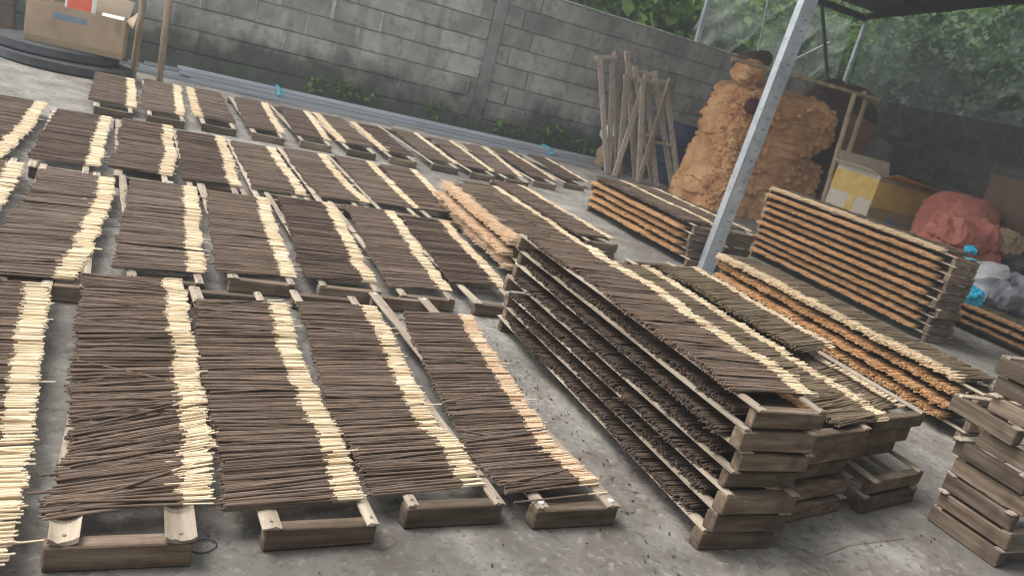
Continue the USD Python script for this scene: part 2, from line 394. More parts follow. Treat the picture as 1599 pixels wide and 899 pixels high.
tag(obj('ground', sheet(-400, 400, -400, 400, -.12, 20, .02, .1, 3), 'earth'), 'dark bare earth stretching out round the yard', 'ground', kind='structure')
tag(obj('concrete_floor', sheet(-6, 17.5, -3, 10.7, 0, .1, .002, 3, 5), 'concrete_floor', smooth=True), 'grey stained concrete floor of the drying yard', 'floor', kind='structure')
hx, hy = np.meshgrid(np.linspace(-10, 34, 90), np.linspace(-4, 30, 50))
hz = np.clip(np.maximum((hy - 11.6) * .55, (hx - 11.6) * .55), -.1, 9) + 1.2 * (meshkit.fbm(np.stack([hx * .5, hy * .5, hx * 0], -1), 3, 9) - .5) * np.clip(np.maximum(hy - 11.6, hx - 11.6), 0, 1)
hill = np.stack([hx, hy, hz], -1).reshape(-1, 3)
ii = (np.arange(49)[:, None] * 90 + np.arange(89)).ravel()
tag(obj('hillside', trimesh.Trimesh(hill, np.vstack([np.stack([ii, ii + 1, ii + 91], 1), np.stack([ii, ii + 91, ii + 90], 1)]), process=False), 'undergrowth', smooth=True), 'dark planted slope rising behind the block wall', 'hillside', kind='structure')

# ------------------------------------------------------------------ the block wall
WY, COURSE, BL = 10.5, .258, .60
wall = thing('block_wall', 'long grey concrete block wall with mossy foot along the back of the yard', 'wall', (0, WY, 0))
PX = 4.17                                                         # the pillar's place along the wall
mort = []
for c in range(8):
    z0 = c * COURSE
    start = -2.6 + (0 if c % 2 else .31) + rng.uniform(-.05, .05)
    x = start
    while x < 10.3:
        L = BL * rng.uniform(.96, 1.04)
        a, b = x, x + L
        x = b + .018
        if a < PX + .085 and b > PX - .085:                        # cut at the pillar
            for s, e in ((a, PX - .088), (PX + .088, b)):
                if e - s > .12:
                    obj('block', cbox(e - s, .1, COURSE - .014, ((s + e) / 2, .05 + rng.uniform(-.004, .004), z0 + COURSE / 2), .005, .004, rng), 'block', wall)
            continue
        obj('block', cbox(L, .1, COURSE - .014, ((a + b) / 2, .05 + rng.uniform(-.004, .004), z0 + COURSE / 2), .005, .004, rng), 'block', wall)
        mort.append(cbox(rng.uniform(.026, .055), .09, COURSE - .02, (b + .009, .046 + rng.uniform(-.004, .002), z0 + COURSE / 2 - .002), .004, .010, rng))
mort.append(cbox(13.3, .07, 8 * COURSE, (3.95, .055, 4 * COURSE), .002))
cap = [cbox(.5, .11, .03, (-2.6 + .5 * k, .05, 8 * COURSE + .008), .006, .006, rng) for k in range(27)]
obj('mortar', cat(mort + cap), 'mortar', wall)
pv = trimesh.creation.box((.17, .13, 8 * COURSE + .02)).subdivide_to_size(.05)
pv.vertices += .014 * 2 * (meshkit.fbm(pv.vertices * 9 + 3, 3, 4)[:, None] - .5) * [1, 1, 0]
pv.apply_translation((PX, .045, 4 * COURSE))
obj('pillar', pv, 'pillar', wall, smooth=40)

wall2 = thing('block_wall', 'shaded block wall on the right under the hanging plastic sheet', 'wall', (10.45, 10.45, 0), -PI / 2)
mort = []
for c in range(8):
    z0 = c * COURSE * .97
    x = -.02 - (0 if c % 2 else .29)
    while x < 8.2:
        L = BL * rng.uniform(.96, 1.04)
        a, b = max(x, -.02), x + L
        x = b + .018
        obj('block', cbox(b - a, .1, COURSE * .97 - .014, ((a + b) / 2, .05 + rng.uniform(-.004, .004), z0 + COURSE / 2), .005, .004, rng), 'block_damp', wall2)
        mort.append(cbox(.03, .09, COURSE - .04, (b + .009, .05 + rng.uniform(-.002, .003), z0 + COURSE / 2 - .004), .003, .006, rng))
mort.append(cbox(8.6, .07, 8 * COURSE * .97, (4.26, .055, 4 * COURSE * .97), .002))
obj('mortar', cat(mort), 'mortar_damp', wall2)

house = thing('house_wall', 'added unseen plain plastered house wall behind the place the photo is taken from', 'house wall', (2.0, -2.6, 0))  # added out of view to block sky light on front faces
obj('wall', cbox(16, .2, 4.4, (0, 0, 2.2), .01), 'pillar', house)
obj('door', cbox(1.0, .05, 2.1, (-3, .12, 1.05), .004), 'board', house)
for k in (0, 4):
    obj('window_frame', cbox(1.3, .06, 1.1, (k, .12, 1.6), .004), 'board', house)
obj('eave', cbox(16.6, 1.6, .08, (0, .75, 4.45), .004), 'roof_sheet', house)  # eave, door and windows only dress the added wall

# ------------------------------------------------------------------ trays: two end boards joined by two split bamboo rails
def make_tray(L, style, seed, loc, rotz, label, group):
    r = np.random.default_rng(seed)
    t = thing('drying_tray', label, 'tray', loc, rotz, group)
    W = .345 if style == 'racked' else .262
    for s in (-1, 1):
        w, h = W + r.uniform(-.012, .02), .054
        b = cbox(w, .03 + r.uniform(-.004, .008), h, (r.uniform(-.006, .006), s * (L / 2 - .017), h / 2), .003, .0028, r)
        obj('end_board', b, 'board', t)
    for s in (-1, 1):
        rw = {'wide': .058, 'plain': .034 + r.uniform(-.006, .008), 'racked': .036, 'nails': .042}[style]
        n = 14
        y = np.linspace(-L / 2 - r.uniform(-.004, .014), L / 2 + r.uniform(-.004, .014), n)
        xc = s * (W / 2 - rw / 2 + r.uniform(-.006, .004)) + .004 * np.sin(np.linspace(0, PI, n)) * r.uniform(-1, 1)
        wob = 1 + .07 * r.normal(0, 1, n)
        k = 7
        u = np.linspace(-1, 1, k)
        prof_top = .008 + (.010 * u ** 2 if style == 'wide' else -.003 * u ** 2)
        prof_bot = (.007 * u ** 2 if style == 'wide' else 0 * u)
        V, F = [], []
        for i in range(n):
            for j in range(k):
                V.append((xc[i] + u[j] * rw / 2 * wob[i], y[i] + .004 * (r.uniform(-1, 1) if i in (0, n - 1) else 0), .0545 + prof_top[j]))
            for j in range(k):
                V.append((xc[i] + u[j] * rw / 2 * wob[i], y[i], .0545 + prof_bot[j]))
        q = 2 * k
        for i in range(n - 1):
            for j in range(k - 1):
                a = i * q + j
                F += [[a, a + 1, a + q + 1], [a, a + q + 1, a + q], [a + k, a + k + q + 1, a + k + 1], [a + k, a + k + q, a + k + q + 1]]
            for j in (0, k - 1):
                a = i * q + j
                f2 = [[a, a + q, a + q + k], [a, a + q + k, a + k]]
                F += f2 if j == 0 else [x[::-1] for x in f2]
        for i in (0, n - 1):
            for j in range(k - 1):
                a = i * q + j
                f2 = [[a, a + k, a + k + 1], [a, a + k + 1, a + 1]]
                F += f2 if i == 0 else [x[::-1] for x in f2]
        rp = obj('rail', trimesh.Trimesh(np.array(V), F, process=False), 'rail', t, smooth=35)
        zn = .0625
        for e in (0, -1):
            ny = y[e] + (.022 if e == 0 else -.022)
            rad = .0085 if style == 'nails' else .0035
            m = trimesh.creation.cylinder(rad, .004, sections=10)
            m.apply_translation((xc[e], ny, zn + .0008))
            obj('nail', m, 'bright_nail' if style == 'nails' else 'nail', rp)
    if style == 'racked':
        for p in Usd.PrimRange(t):
            if p.IsA(UsdGeom.Mesh):
                at = UsdGeom.Mesh(p).GetPointsAttr()
                v = np.array(at.Get()); v[:, 1] += .22 * v[:, 0]; at.Set(Vt.Vec3fArray.FromNumpy(v))
    return t


protos = {}


def tray(key, x, y, z, rotz, label, group=None):
    """key = (length, style, seed); (x, y) = the tray's middle; the first of a kind is built, the rest refer to it."""
    if key not in protos:
        protos[key] = make_tray(*key, (x, y, z), rotz, label, group)
        return protos[key]
    return dup(protos[key], (x, y, z), rotz, label, 'tray', group)


# ------------------------------------------------------------------ sticks
SL = .318                                                         # length of a stick; .066 of it bare bamboo
TINTS = [('stick_brown', 'core_cream'), ('stick_brown', 'core_peach'), ('stick_olive', 'core_tan'), ('stick_dark', 'core_tan'), ('stick_olive', 'core_cream'), ('stick_umber', 'core_cream'), ('stick_pale', 'core_pale')]
CREAM, PEACH, TAN, DARK, OLIVE, UMBER, PALE = range(7)
NV = 4


def stick_meshes(v):
    r = np.random.default_rng(100 + v)
    bare = .066 + r.uniform(-.006, .006)
    xs = np.linspace(0, SL - bare, 4)
    by, bz = r.normal(0, .0010, 2)
    bend = lambda x: np.stack([x, by * np.sin(PI * x / SL), bz * np.sin(PI * x / SL)], 1)
    coat = tube(bend(xs), .00255 * (1 + r.uniform(-.1, .1, 4)), 6)
    core = tube(bend(np.array([SL - bare - .01, SL])), .0021, 5)
    return coat, core


stock = dict(p=[], yaw=[], pit=[], pr=[], top=[], tray=[])


def smooth_noise(s, scale, r):
    k = np.arange(-3, 400)
    return np.interp(s / scale, k, r.normal(0, 1, len(k)))


def lay(edge, z0, layers, tint, pose=(0, 0, 0), tilt=8.0, flip=False, seed=0, tray_id='', messy=1.0, z_rise=.0050, swirl=None, ends=1.0, shag=.006):
    """Lays sticks side by side. edge = [(x, y), ...] of the bare ends' line in the tray's own axes (far end first or last);
    tilt = degrees the bare ends lie further back; flip = bare ends to the left."""
    r = np.random.default_rng(1000 + seed)
    e = np.array(sorted(edge, key=lambda q: q[1]), float)
    tl = math.radians(tilt)
    cy0, cy1 = e[0, 1], e[-1, 1]
    n = int((cy1 - cy0) / .0049 * layers)
    s = r.uniform(cy0, cy1, n)
    s = np.clip(s + .005 * smooth_noise(s - cy0 + 1, .022, r), cy0, cy1)       # bunched and gapped
    lay_i = np.floor(r.uniform(0, layers, n))
    top = lay_i >= math.ceil(layers) - 1
    yaw = tl + np.radians(1.5 * messy * smooth_noise(s - cy0 + 1, .045, r) * np.where(top, 1.2, .8) + r.normal(0, 1.5, n) * messy)
    out = r.uniform(0, 1, n) < .02 * messy
    yaw += np.where(out, np.radians(r.normal(0, 8 if messy < 2 else 12, n)), 0)
    if swirl:
        y_c, wid, deg = swirl
        yaw += np.radians(deg) * np.exp(-((s - y_c) / wid) ** 2) * np.where(r.uniform(0, 1, n) < .85, 1, .1)
    end_x = np.interp(s, e[:, 1], e[:, 0]) + .0045 * smooth_noise(s - cy0 + 1, .06, r) + r.normal(0, .0042, n) * ends + np.where(r.uniform(0, 1, n) < .025, r.normal(0, .022, n), 0)
    sy = s - math.sin(tl) * SL / 2 * (1 if not flip else -1) * 0
    hump = .0024 * smooth_noise(s - cy0 + 1, .08, r)
    z = z0 + .0032 + lay_i * z_rise + hump + r.normal(0, .0007, n) + np.where(out, .004, 0)
    z = np.maximum(z, z0 + .003)
    pit = r.normal(0, shag, n)
    dx, dy = np.cos(yaw), np.sin(yaw)
    half = SL / 2
    # middle of each stick: bare end minus half a stick, pivoting about the middle
    mx = end_x - (half * math.cos(tl) if not flip else -half * math.cos(tl))
    my = sy - (half * math.sin(tl) if not flip else -half * math.sin(tl))
    sgn = -1 if flip else 1
    dark = np.stack([mx - sgn * dx * half, my - sgn * dy * half, z - sgn * 0 - pit * half], 1)
    yw = yaw + (PI if flip else 0)
    a = pose[2]
    c, sn = math.cos(a), math.sin(a)
    P = np.stack([dark[:, 0] * c - dark[:, 1] * sn + pose[0], dark[:, 0] * sn + dark[:, 1] * c + pose[1], dark[:, 2]], 1)
    stock['p'].append(P); stock['yaw'].append(yw + a); stock['pit'].append(pit)
    stock['pr'].append(tint * NV + r.integers(0, NV, n)); stock['top'].append(top); stock['tray'].append(np.full(n, tray_id, dtype=object))


ORD = ['first', 'second', 'third', 'fourth', 'fifth', 'sixth', 'seventh', 'eighth', 'ninth', 'tenth', 'eleventh', 'twelfth', 'thirteenth']

# ground trays: (row, x of board's middle, y of front, length, turn in degrees, bare-end line, tint, tilt, flip, layers, style, label)
S, W_, N_ = ('plain', 'wide', 'nails')
RAIL_Z = .0625
G1 = 'trays laid out on the floor in the front row'
ground = [
    (1, -.29, 1.33, 1.5, 2, [(-.18, 2.71), (-.16, 2.33), (-.14, 2.02), (-.12, 1.77), (-.12, 1.57), (-.11, 1.40)], CREAM, 8, 2.4, S, 'leftmost tray of the front row, cut by the left edge of the photo'),
    (1, .060, 1.446, 1.44, 1, [(.21, 2.89), (.22, 2.52), (.23, 2.25), (.24, 1.93), (.25, 1.74), (.23, 1.57)], CREAM, 9, 2.2, W_, 'front row tray with wide cracked bamboo rails and tangled sticks'),
    (1, .418, 1.49, 1.46, 4, [(.56, 2.77), (.54, 2.38), (.55, 2.15), (.56, 1.96), (.57, 1.74), (.57, 1.60)], CREAM, 9, 2.4, S, 'front row tray between the dark wire loop and the red wire loop'),
    (1, .785, 1.565, 1.48, 3, [(.92, 2.87), (.91, 2.60), (.89, 2.30), (.87, 2.03), (.88, 1.84), (.90, 1.66)], CREAM, 9, 2.4, S, 'front row tray just right of the red wire loop, cream stick ends'),
    (1, 1.13, 1.55, 1.56, 3, [(1.33, 2.87), (1.29, 2.60), (1.26, 2.26), (1.24, 2.09), (1.22, 1.82), (1.26, 1.66)], PEACH, 9, 2.4, N_, 'rightmost front row tray with shiny nail heads and peach stick ends'),
    (2, -.60, 2.95, 1.56, 2, [(-.45, 4.30), (-.43, 3.85), (-.43, 3.5), (-.44, 3.1)], CREAM, 7, 2.2, S, None),
    (2, -.235, 2.83, 1.58, 2, [(-.06, 4.27), (-.06, 3.76), (-.08, 3.32), (-.10, 3.00), (-.12, 2.85)], CREAM, 9, 2.4, S, None),
    (2, .125, 2.98, 1.54, 3, [(.32, 4.38), (.31, 3.88), (.30, 3.37), (.29, 3.05)], CREAM, 8, 2.2, S, None),
    (2, .49, 3.10, 1.5, 2, [(.68, 4.40), (.66, 3.90), (.65, 3.44), (.65, 3.16)], CREAM, 8, 2.2, S, None),
    (2, .86, 3.13, 1.5, 2, [(1.06, 4.50), (1.04, 4.11), (1.01, 3.60), (.99, 3.20)], CREAM, 8, 2.2, S, None),
    (2, 1.22, 3.14, 1.5, 1, [(1.45, 4.58), (1.42, 4.13), (1.37, 3.60), (1.35, 3.22)], CREAM, 8, 2.2, S, None),
    (2, 1.56, 3.14, 1.5, 2, [(1.79, 4.53), (1.74, 4.10), (1.73, 3.75), (1.70, 3.38)], CREAM, 8, 2.2, S, None),
    (3, -.70, 4.35, 1.7, 0, [(-.53, 6.05), (-.52, 5.23), (-.53, 4.66), (-.55, 4.38)], CREAM, 8, 2.2, S, None),
    (3, -.34, 4.42, 1.6, 2, [(-.15, 5.98), (-.15, 5.45), (-.14, 4.87), (-.14, 4.54)], CREAM, 9, 2.2, S, None),
    (3, .03, 4.50, 1.62, 2, [(.23, 6.10), (.22, 5.52), (.24, 5.14), (.20, 4.62)], CREAM, 9, 2.2, S, None),
    (3, .39, 4.5, 1.58, 2, [(.57, 6.05), (.57, 5.44), (.56, 4.88), (.56, 4.60)], CREAM, 9, 2.2, S, None),
    (3, .75, 4.54, 1.55, 1, [(.92, 6.02), (.92, 5.45), (.94, 5.00), (.93, 4.66)], CREAM, 9, 2.2, S, None),
    (3, 1.12, 4.6, 1.55, 1, [(1.31, 6.10), (1.29, 5.56), (1.30, 5.09), (1.33, 4.72)], CREAM, 8, 2.2, S, None),
    (3, 1.51, 4.70, 1.55, 1, [(1.71, 6.22), (1.69, 5.67), (1.68, 5.18), (1.69, 4.83)], CREAM, 7, 2.2, S, None),
    (3, 1.84, 4.72, 1.55, 1, [(2.07, 6.20), (2.04, 5.73), (2.00, 5.31), (1.99, 4.86)], CREAM, 7, 2.2, S, None),
    (4, -.21, 6.55, 1.76, 3, [(-.06, 8.24), (-.03, 7.3), (-.01, 6.66)], CREAM, 8, 2.2, S, None),
    (4, .17, 6.62, 1.9, 2, [(.34, 8.50), (.33, 7.5), (.33, 6.74)], CREAM, 8, 2.2, S, None),
    (4, .57, 6.72, 1.84, 1, [(.40, 8.50), (.395, 7.6), (.405, 6.84)], CREAM, 6, 2.2, S, 'fl'),
    (4, .95, 6.74, 1.84, 1, [(1.16, 8.55), (1.12, 7.6), (1.10, 6.86)], CREAM, 7, 2.2, S, None),
    (4, 1.36, 6.82, 1.84, 1, [(1.59, 8.60), (1.55, 7.7), (1.50, 6.94)], CREAM, 7, 2.2, S, None),
    (4, 1.76, 6.86, 1.8, 1, [(1.64, 8.60), (1.61, 7.7), (1.585, 6.98)], CREAM, 5, 2.2, S, 'fl'),
    (4, 2.14, 6.86, 1.72, 1, [(2.01, 8.50), (1.98, 7.6), (1.97, 6.98)], CREAM, 5, 2.2, S, 'fl'),
    (4, 2.58, 6.95, 1.84, 1, [(2.83, 8.70), (2.78, 7.8), (2.74, 7.07)], CREAM, 6, 2.2, S, None),
    (4, 2.95, 6.92, 1.84, 1, [(3.25, 8.68), (3.16, 7.7), (3.10, 7.03)], CREAM, 6, 2.2, S, None),
    (4, 3.31, 6.95, 1.84, 2, [(3.69, 8.72), (3.55, 7.7), (3.42, 7.06)], CREAM, 6, 2.2, S, None),
    (4, 3.73, 7.15, 1.8, 1, [(4.09, 8.88), (3.99, 7.9), (3.91, 7.28)], CREAM, 6, 2.2, S, None),
    (4, 4.24, 7.45, 1.6, 1, [(4.63, 8.92), (4.55, 8.2), (4.48, 7.6)], CREAM, 6, 2.2, S, None),
]
ROWN = {1: 'front row', 2: 'second row', 3: 'third row', 4: 'back row'}
seen = {}
for gi, (row, x, yf, L, turn, edge, tint, tilt, layers, style, label) in enumerate(ground):
    k = seen[row] = seen.get(row, -1) + 1
    flip = label == 'fl'
    if label is None or flip:
        nice = {(2, 0): 'second row tray at the left edge of the photo, mostly out of frame', (2, 6): 'rightmost second row tray, its near end beside the tall centre stack', (3, 0): 'third row tray at the left edge of the photo',
                (3, 7): 'rightmost third row tray, beside the stack with orange fluffy stick ends', (4, 0): 'leftmost back row tray, just in front of the old tyres', (4, 11): 'rightmost back row tray, nearest the leaning timber frames'}
        label = nice.get((row, k), f'{ORD[k]} loaded tray from the left in the {ROWN[row]}' + (', bare ends to the left' if flip else ''))
    turn = math.radians(turn)
    Lk = min((1.46, 1.56, 1.66, 1.96), key=lambda q: abs(q - L - (.0, .02, .04, .1, .14)[row]))
    key = (Lk, style, [1, 2, 3][gi % 3] if style == S else 1)
    cy = yf + Lk / 2
    tray(key, x, cy, 0, turn, label, f'loaded trays on the floor in the {ROWN[row]}')
    near = min(q[1] for q in edge)
    edge = [(q[0] * 1.0225, q[1] * 1.0225 - (.05 if q[1] == near else 0)) for q in edge]
    if row > 1:
        tint = [CREAM, UMBER, PALE, CREAM, PALE, UMBER, CREAM][(gi * 5 + row) % 7] if tint == CREAM else tint
        layers = layers + .45 * math.sin(gi * 2.3)
    lay(edge, RAIL_Z + (.008 if style == W_ else 0), layers, tint, tilt=tilt, flip=flip, seed=gi, tray_id=label, messy=2.1 if gi == 1 else 1.0, swirl=(1.88, .20, 16) if gi == 1 else None)

# ------------------------------------------------------------------ stacks of trays
PITCH_Z = .0632


def stack(name, n, cx, yf, L, turn, tint, flip, seed, layers, jx=.012, jy=.02, top_tint=None, top_flip=None, edge_off=.145, top_layers=None, style=S, dx=None, dy=None, empty=(), tilt=5, short_top=None, top_label=None, front_gap=0.0):
    r = np.random.default_rng(5000 + seed)
    tt = math.radians(turn)
    for i in range(n):
        last = i == n - 1
        ox, oy = r.uniform(-jx, jx), r.uniform(-jy, jy)
        ox -= .002 * i
        if dx: ox += dx[i]
        if dy: oy += dy[i]
        a = tt + r.uniform(-.012, .012)
        lab = f'{"topmost" if last else "bottom" if i == 0 else ORD[n - 1 - i] + "-from-top"} wooden tray of the {name}'
        if last and top_label: lab = top_label
        x, y = cx + ox, yf + L / 2 + oy
        key = (L, N_ if style == N_ and i < 2 else 'racked' if style == 'racked' else S, 1 + (i + seed) % 3)
        if key[1] == N_: key = (L, N_, 1)
        tray(key, x, y, i * PITCH_Z, a, lab, f'trays of the {name}')
        if i in empty: continue
        fl = top_flip if last and top_flip is not None else flip
        ex = edge_off * (-1 if fl else 1) + r.uniform(-.01, .01)
        y0, y1 = -L / 2 + .10 + (front_gap if i < 2 else front_gap * .2 if not last else 0), L / 2 - .05
        if last and short_top: y0 = short_top
        e = [(ex + .008 * r.normal(), q) for q in np.linspace(y0, y1, 6)]
        lay(e, i * PITCH_Z + RAIL_Z, (top_layers or layers) if last else layers, top_tint if last and top_tint is not None else tint, pose=(x, y, a), flip=fl, seed=seed * 40 + i + 500, tray_id=lab, tilt=tilt, messy=1.3, ends=3.4 if fl else 1.5, shag=.022 if fl else .01)


stack('tall centre stack', 7, 1.652, 1.425, 1.56, 0, DARK, False, 1, 4, style=N_, top_layers=3, edge_off=.185, tilt=4, top_tint=CREAM)
stack('five-tray stack beside the tall centre stack', 5, 2.075, 1.56, 1.7, -1, OLIVE, False, 2, 4, edge_off=.31, dx=[.0, .02, .0, -.01, -.02], dy=[0, .02, .03, .02, .0], tilt=15, style='racked', front_gap=.25)
stack('stack whose top tray is part empty', 5, 2.50, 1.66, 1.7, -1, OLIVE, False, 3, 4, edge_off=.28, dx=[.0, .01, -.02, -.01, .01], dy=[-.02, -.03, .09, .08, .06], short_top=-.22, tilt=19, style='racked', front_gap=.38)
stack('low stack in front of the ten-tray stack', 4, 3.70, 2.12, 2.0, -1, TAN, True, 4, 5.6, edge_off=.165, top_tint=OLIVE, tilt=4)
stack('tall ten-tray stack on the right', 10, 5.30, 3.60, 2.0, -1, TAN, True, 5, 4.6, edge_off=.165, tilt=4, top_tint=OLIVE)
stack('low stack right of the ten-tray stack', 3, 6.33, 2.55, 1.7, 0, TAN, True, 6, 4, edge_off=.16, tilt=4)
stack('low stack with peach fluffy stick ends', 3, 2.08, 3.66, 1.56, -3, PEACH, True, 7, 5, edge_off=.185, tilt=4, top_layers=8)
stack('two-tray stack beside the peach stick ends', 2, 2.52, 4.15, 1.8, 0, OLIVE, False, 8, 3, edge_off=.15, tilt=5)
stack('two-tray stack beside the open floor', 2, 2.92, 4.55, 1.7, 1, CREAM, False, 9, 3, edge_off=.165, tilt=5)
stack('five-tray stack left of the steel post', 5, 3.97, 4.78, 1.6, 0, TAN, True, 10, 4.8, edge_off=.155, top_tint=CREAM, top_flip=False, tilt=4)
stack('five-tray stack half behind the steel post', 5, 4.36, 4.85, 1.6, 0, CREAM, False, 11, 3, edge_off=.155, tilt=4)
# the pile of bare trays lying crosswise at the bottom right
r = np.random.default_rng(77)
NP = 10
for i in range(NP):
    lab = f'{"topmost" if i == NP - 1 else "bottom" if i == 0 else ORD[NP - 1 - i] + "-from-top"} bare tray of the crosswise pile'
    a = -PI / 2 + [0, .01, -.02, .02, -.02, .03, -.12, .03, .02, .0][i]
    x, y = 2.61 + .78 + [0, .0, .0, .012, -.006, .012, -.006, .0, .012, .0][i], 1.42 + [0, .01, 0, .015, .01, .0, .01, .0, .015, .0][i]
    tray((1.56, S, 1 + i % 3), x, y, i * PITCH_Z, a, lab, 'trays of the crosswise pile at the bottom right')
lay([(.15, q) for q in np.linspace(-.52, .7, 5)], (NP - 1) * PITCH_Z + RAIL_Z, 3, OLIVE, pose=(3.41, 1.42, -PI / 2), seed=901, tray_id='x', tilt=4)

# ------------------------------------------------------------------ the sticks become things: 300 nearest ones singly, the rest as one
P = np.vstack(stock['p']); YW = np.concatenate(stock['yaw']); PT = np.concatenate(stock['pit']); PR = np.concatenate(stock['pr']).astype(int)
TOP = np.concatenate(stock['top']); TR = np.concatenate(stock['tray'])
mid = P + .5 * SL * np.stack([np.cos(YW), np.sin(YW), 0 * YW], 1)
ok, dist = in_frame(mid)
cand = np.where(ok & TOP & np.isin(TR, [g[10] for g in ground[:4]]))[0]
single = cand[np.argsort(dist[cand])[:300]]
first_stick = {}
for i in single:
    v = PR[i] % NV
    gi = [g[10] for g in ground[:4]].index(TR[i])
    short = ['front tray cut by the left edge', 'front tray with wide cracked rails', 'front tray between the wire loops', 'front tray right of the red wire loop'][gi]
    off = mid[i, 1] - ground[gi][2]
    part = 'near end' if off < .22 else 'lower part' if off < .4 else 'lower middle' if off < .6 else 'middle' if off < .9 else 'far part'
    look = 'slanting brown incense stick' if abs(YW[i] - math.radians(ground[gi][7])) > .075 else 'brown incense stick'
    lab = f'{look}, {part} of the {short}'
    x = UsdGeom.Xform.Define(stage, numbered('/World', 'incense_stick'))
    cy_, sy_ = math.cos(YW[i]), math.sin(YW[i])
    cp, sp = math.cos(PT[i]), math.sin(PT[i])
    x.AddTransformOp().Set(Gf.Matrix4d(cy_ * cp, sy_ * cp, sp, 0, -sy_, cy_, 0, 0, -cy_ * sp, -sy_ * sp, cp, 0, *map(float, P[i]), 1))
    tag(x, lab, 'incense stick', f'{look}s, {part} of the {short}')
    if v not in first_stick:
        first_stick[v] = x.GetPrim()
        coat, core = stick_meshes(v)
        obj('coating', coat, 'stick_brown', x.GetPrim(), smooth=50)
        obj('bamboo_core', core, 'core_cream', x.GetPrim(), smooth=50)
    else:
        x.GetPrim().GetReferences().AddInternalReference(first_stick[v].GetPath())
        x.GetPrim().SetInstanceable(True)
rest = np.ones(len(P), bool); rest[single] = False
pi_ = UsdGeom.PointInstancer.Define(stage, '/World/incense_sticks')
tag(pi_, 'dense rows of dark incense sticks with pale bare ends on all the other trays', 'incense sticks', kind='stuff')
targets = []
for t, (cm, bm) in enumerate(TINTS):
    for v in range(NV):
        q = UsdGeom.Xform.Define(stage, numbered('/World/incense_sticks', 'incense_stick'))
        coat, core = stick_meshes(v)
        obj('coating', coat, cm, q.GetPrim(), smooth=50)
        obj('bamboo_core', core, bm, q.GetPrim(), smooth=50)
        targets.append(q.GetPath())
pi_.CreatePrototypesRel().SetTargets(targets)
pi_.CreateProtoIndicesAttr(Vt.IntArray.FromNumpy(PR[rest].astype(np.int32)))
pi_.CreatePositionsAttr(Vt.Vec3fArray.FromNumpy(P[rest].astype(np.float32)))
hy_, hp_ = YW[rest] / 2, -PT[rest] / 2
quat = np.stack([np.cos(hy_) * np.cos(hp_), -np.sin(hy_) * np.sin(hp_), np.cos(hy_) * np.sin(hp_), np.sin(hy_) * np.cos(hp_)], 1)
pi_.CreateOrientationsAttr(Vt.QuathArray([Gf.Quath(*map(float, q)) for q in quat]))
print('sticks', len(P))

# ------------------------------------------------------------------ steel post, shed roof, wall posts, film
post = thing('steel_post', 'tall galvanised steel post with dimpled side standing by the tray stacks', 'post', (3.985, 4.70, 0), math.radians(-8))
lean = np.array([.035, -.02, 1.0])
H = 4.1
obj('channel', beam((-.048, 0, 0), np.array([-.048, 0, 0]) + lean * H, .012, .075, up=(0, 1, 0), ch=.001), 'galvanised', post)
obj('channel', beam((.006, -.037, 0), np.array([.006, -.037, 0]) + lean * H, .094, .004, up=(0, 1, 0), ch=.0005), 'galvanised', post)
obj('channel', beam((.047, 0, 0), np.array([.047, 0, 0]) + lean * H, .012, .075, up=(0, 1, 0), ch=.001), 'galvanised', post)
for k in range(48):
    z = .1 + k * .078
    c = np.array([.012, -.0405, 0]) + lean * z
    m = cbox(.026, .005, .0045, c, .001)
    obj('dimple', m, 'dark_steel' if k % 3 else 'galvanised', post)
obj('base_plate', cbox(.15, .13, .008, (0, 0, .004), .001), 'galvanised', post)

for (bx, tx, z0, h, w, lab) in ((7.42, 7.36, 2.07, 1.9, .07, 'light steel post on the wall top left of the sawdust heap'), (10.54, 10.54, 2.1, 1.1, .07, 'light steel post on the wall top under the roof corner'), (8.62, 8.34, 2.07, 1.7, .03, 'thin steel post on the wall top behind the sawdust heap')):
    t = thing('wall_post', lab, 'post', (bx, WY + .09, z0), 0)
    obj('shaft', beam((0, 0, 0), (tx - bx, 0, h), w, w * .8, up=(0, 1, 0)), 'galvanised', t)
    obj('foot_plate', cbox(w * 1.6, w * 1.3, .008, (0, 0, .004), .001), 'galvanised', t)
for (a, b, w, lab) in (((9.56, 3.3), (10.3, 2.12), .06, 'dark diagonal steel brace running down from the eave'), ((10.05, 2.72), (9.15, 2.08), .035, 'thin light brace slanting down to the wall top')):
    t = thing('steel_brace', lab, 'brace', (a[0], WY + .2, a[1]), 0)
    obj('bar', beam((0, 0, 0), (b[0] - a[0], 0, b[1] - a[1]), w, .03, up=(0, 1, 0)), 'dark_steel' if w > .05 else 'galvanised', t)
roof = thing('shed_roof', 'dark shed roof on steel rafters over the right half of the yard', 'roof', (10.45, WY + .12, 3.2))
SLOPE = .14
RL = 13.6
obj('eave_beam', beam((-6.6, 0, .04), (.1, 0, .04), .1, .06, up=(0, 1, 0)), 'dark_steel', roof)
for k in range(5):
    obj('rafter', beam((.05 - 1.62 * k, .05, .05), (.05 - 1.62 * k, -RL, .05 + RL * SLOPE), .10, .07), 'dark_steel', roof)
for k in range(9):
    y = -1.0 - 1.5 * k
    obj('purlin', beam((-6.6, y, .13 - y * SLOPE), (.2, y, .13 - y * SLOPE), .05, .05, up=(0, 1, 0)), 'dark_steel', roof)
for k in range(8):
    x0 = -6.65 + .87 * k
    obj('roof_panel', panel([(x0, .02, .17), (x0 + .9, .02, .175), (x0 + .9, -RL, .175 + RL * SLOPE), (x0, -RL, .17 + RL * SLOPE)], .006, .01, 6, k), 'roof_sheet', roof)

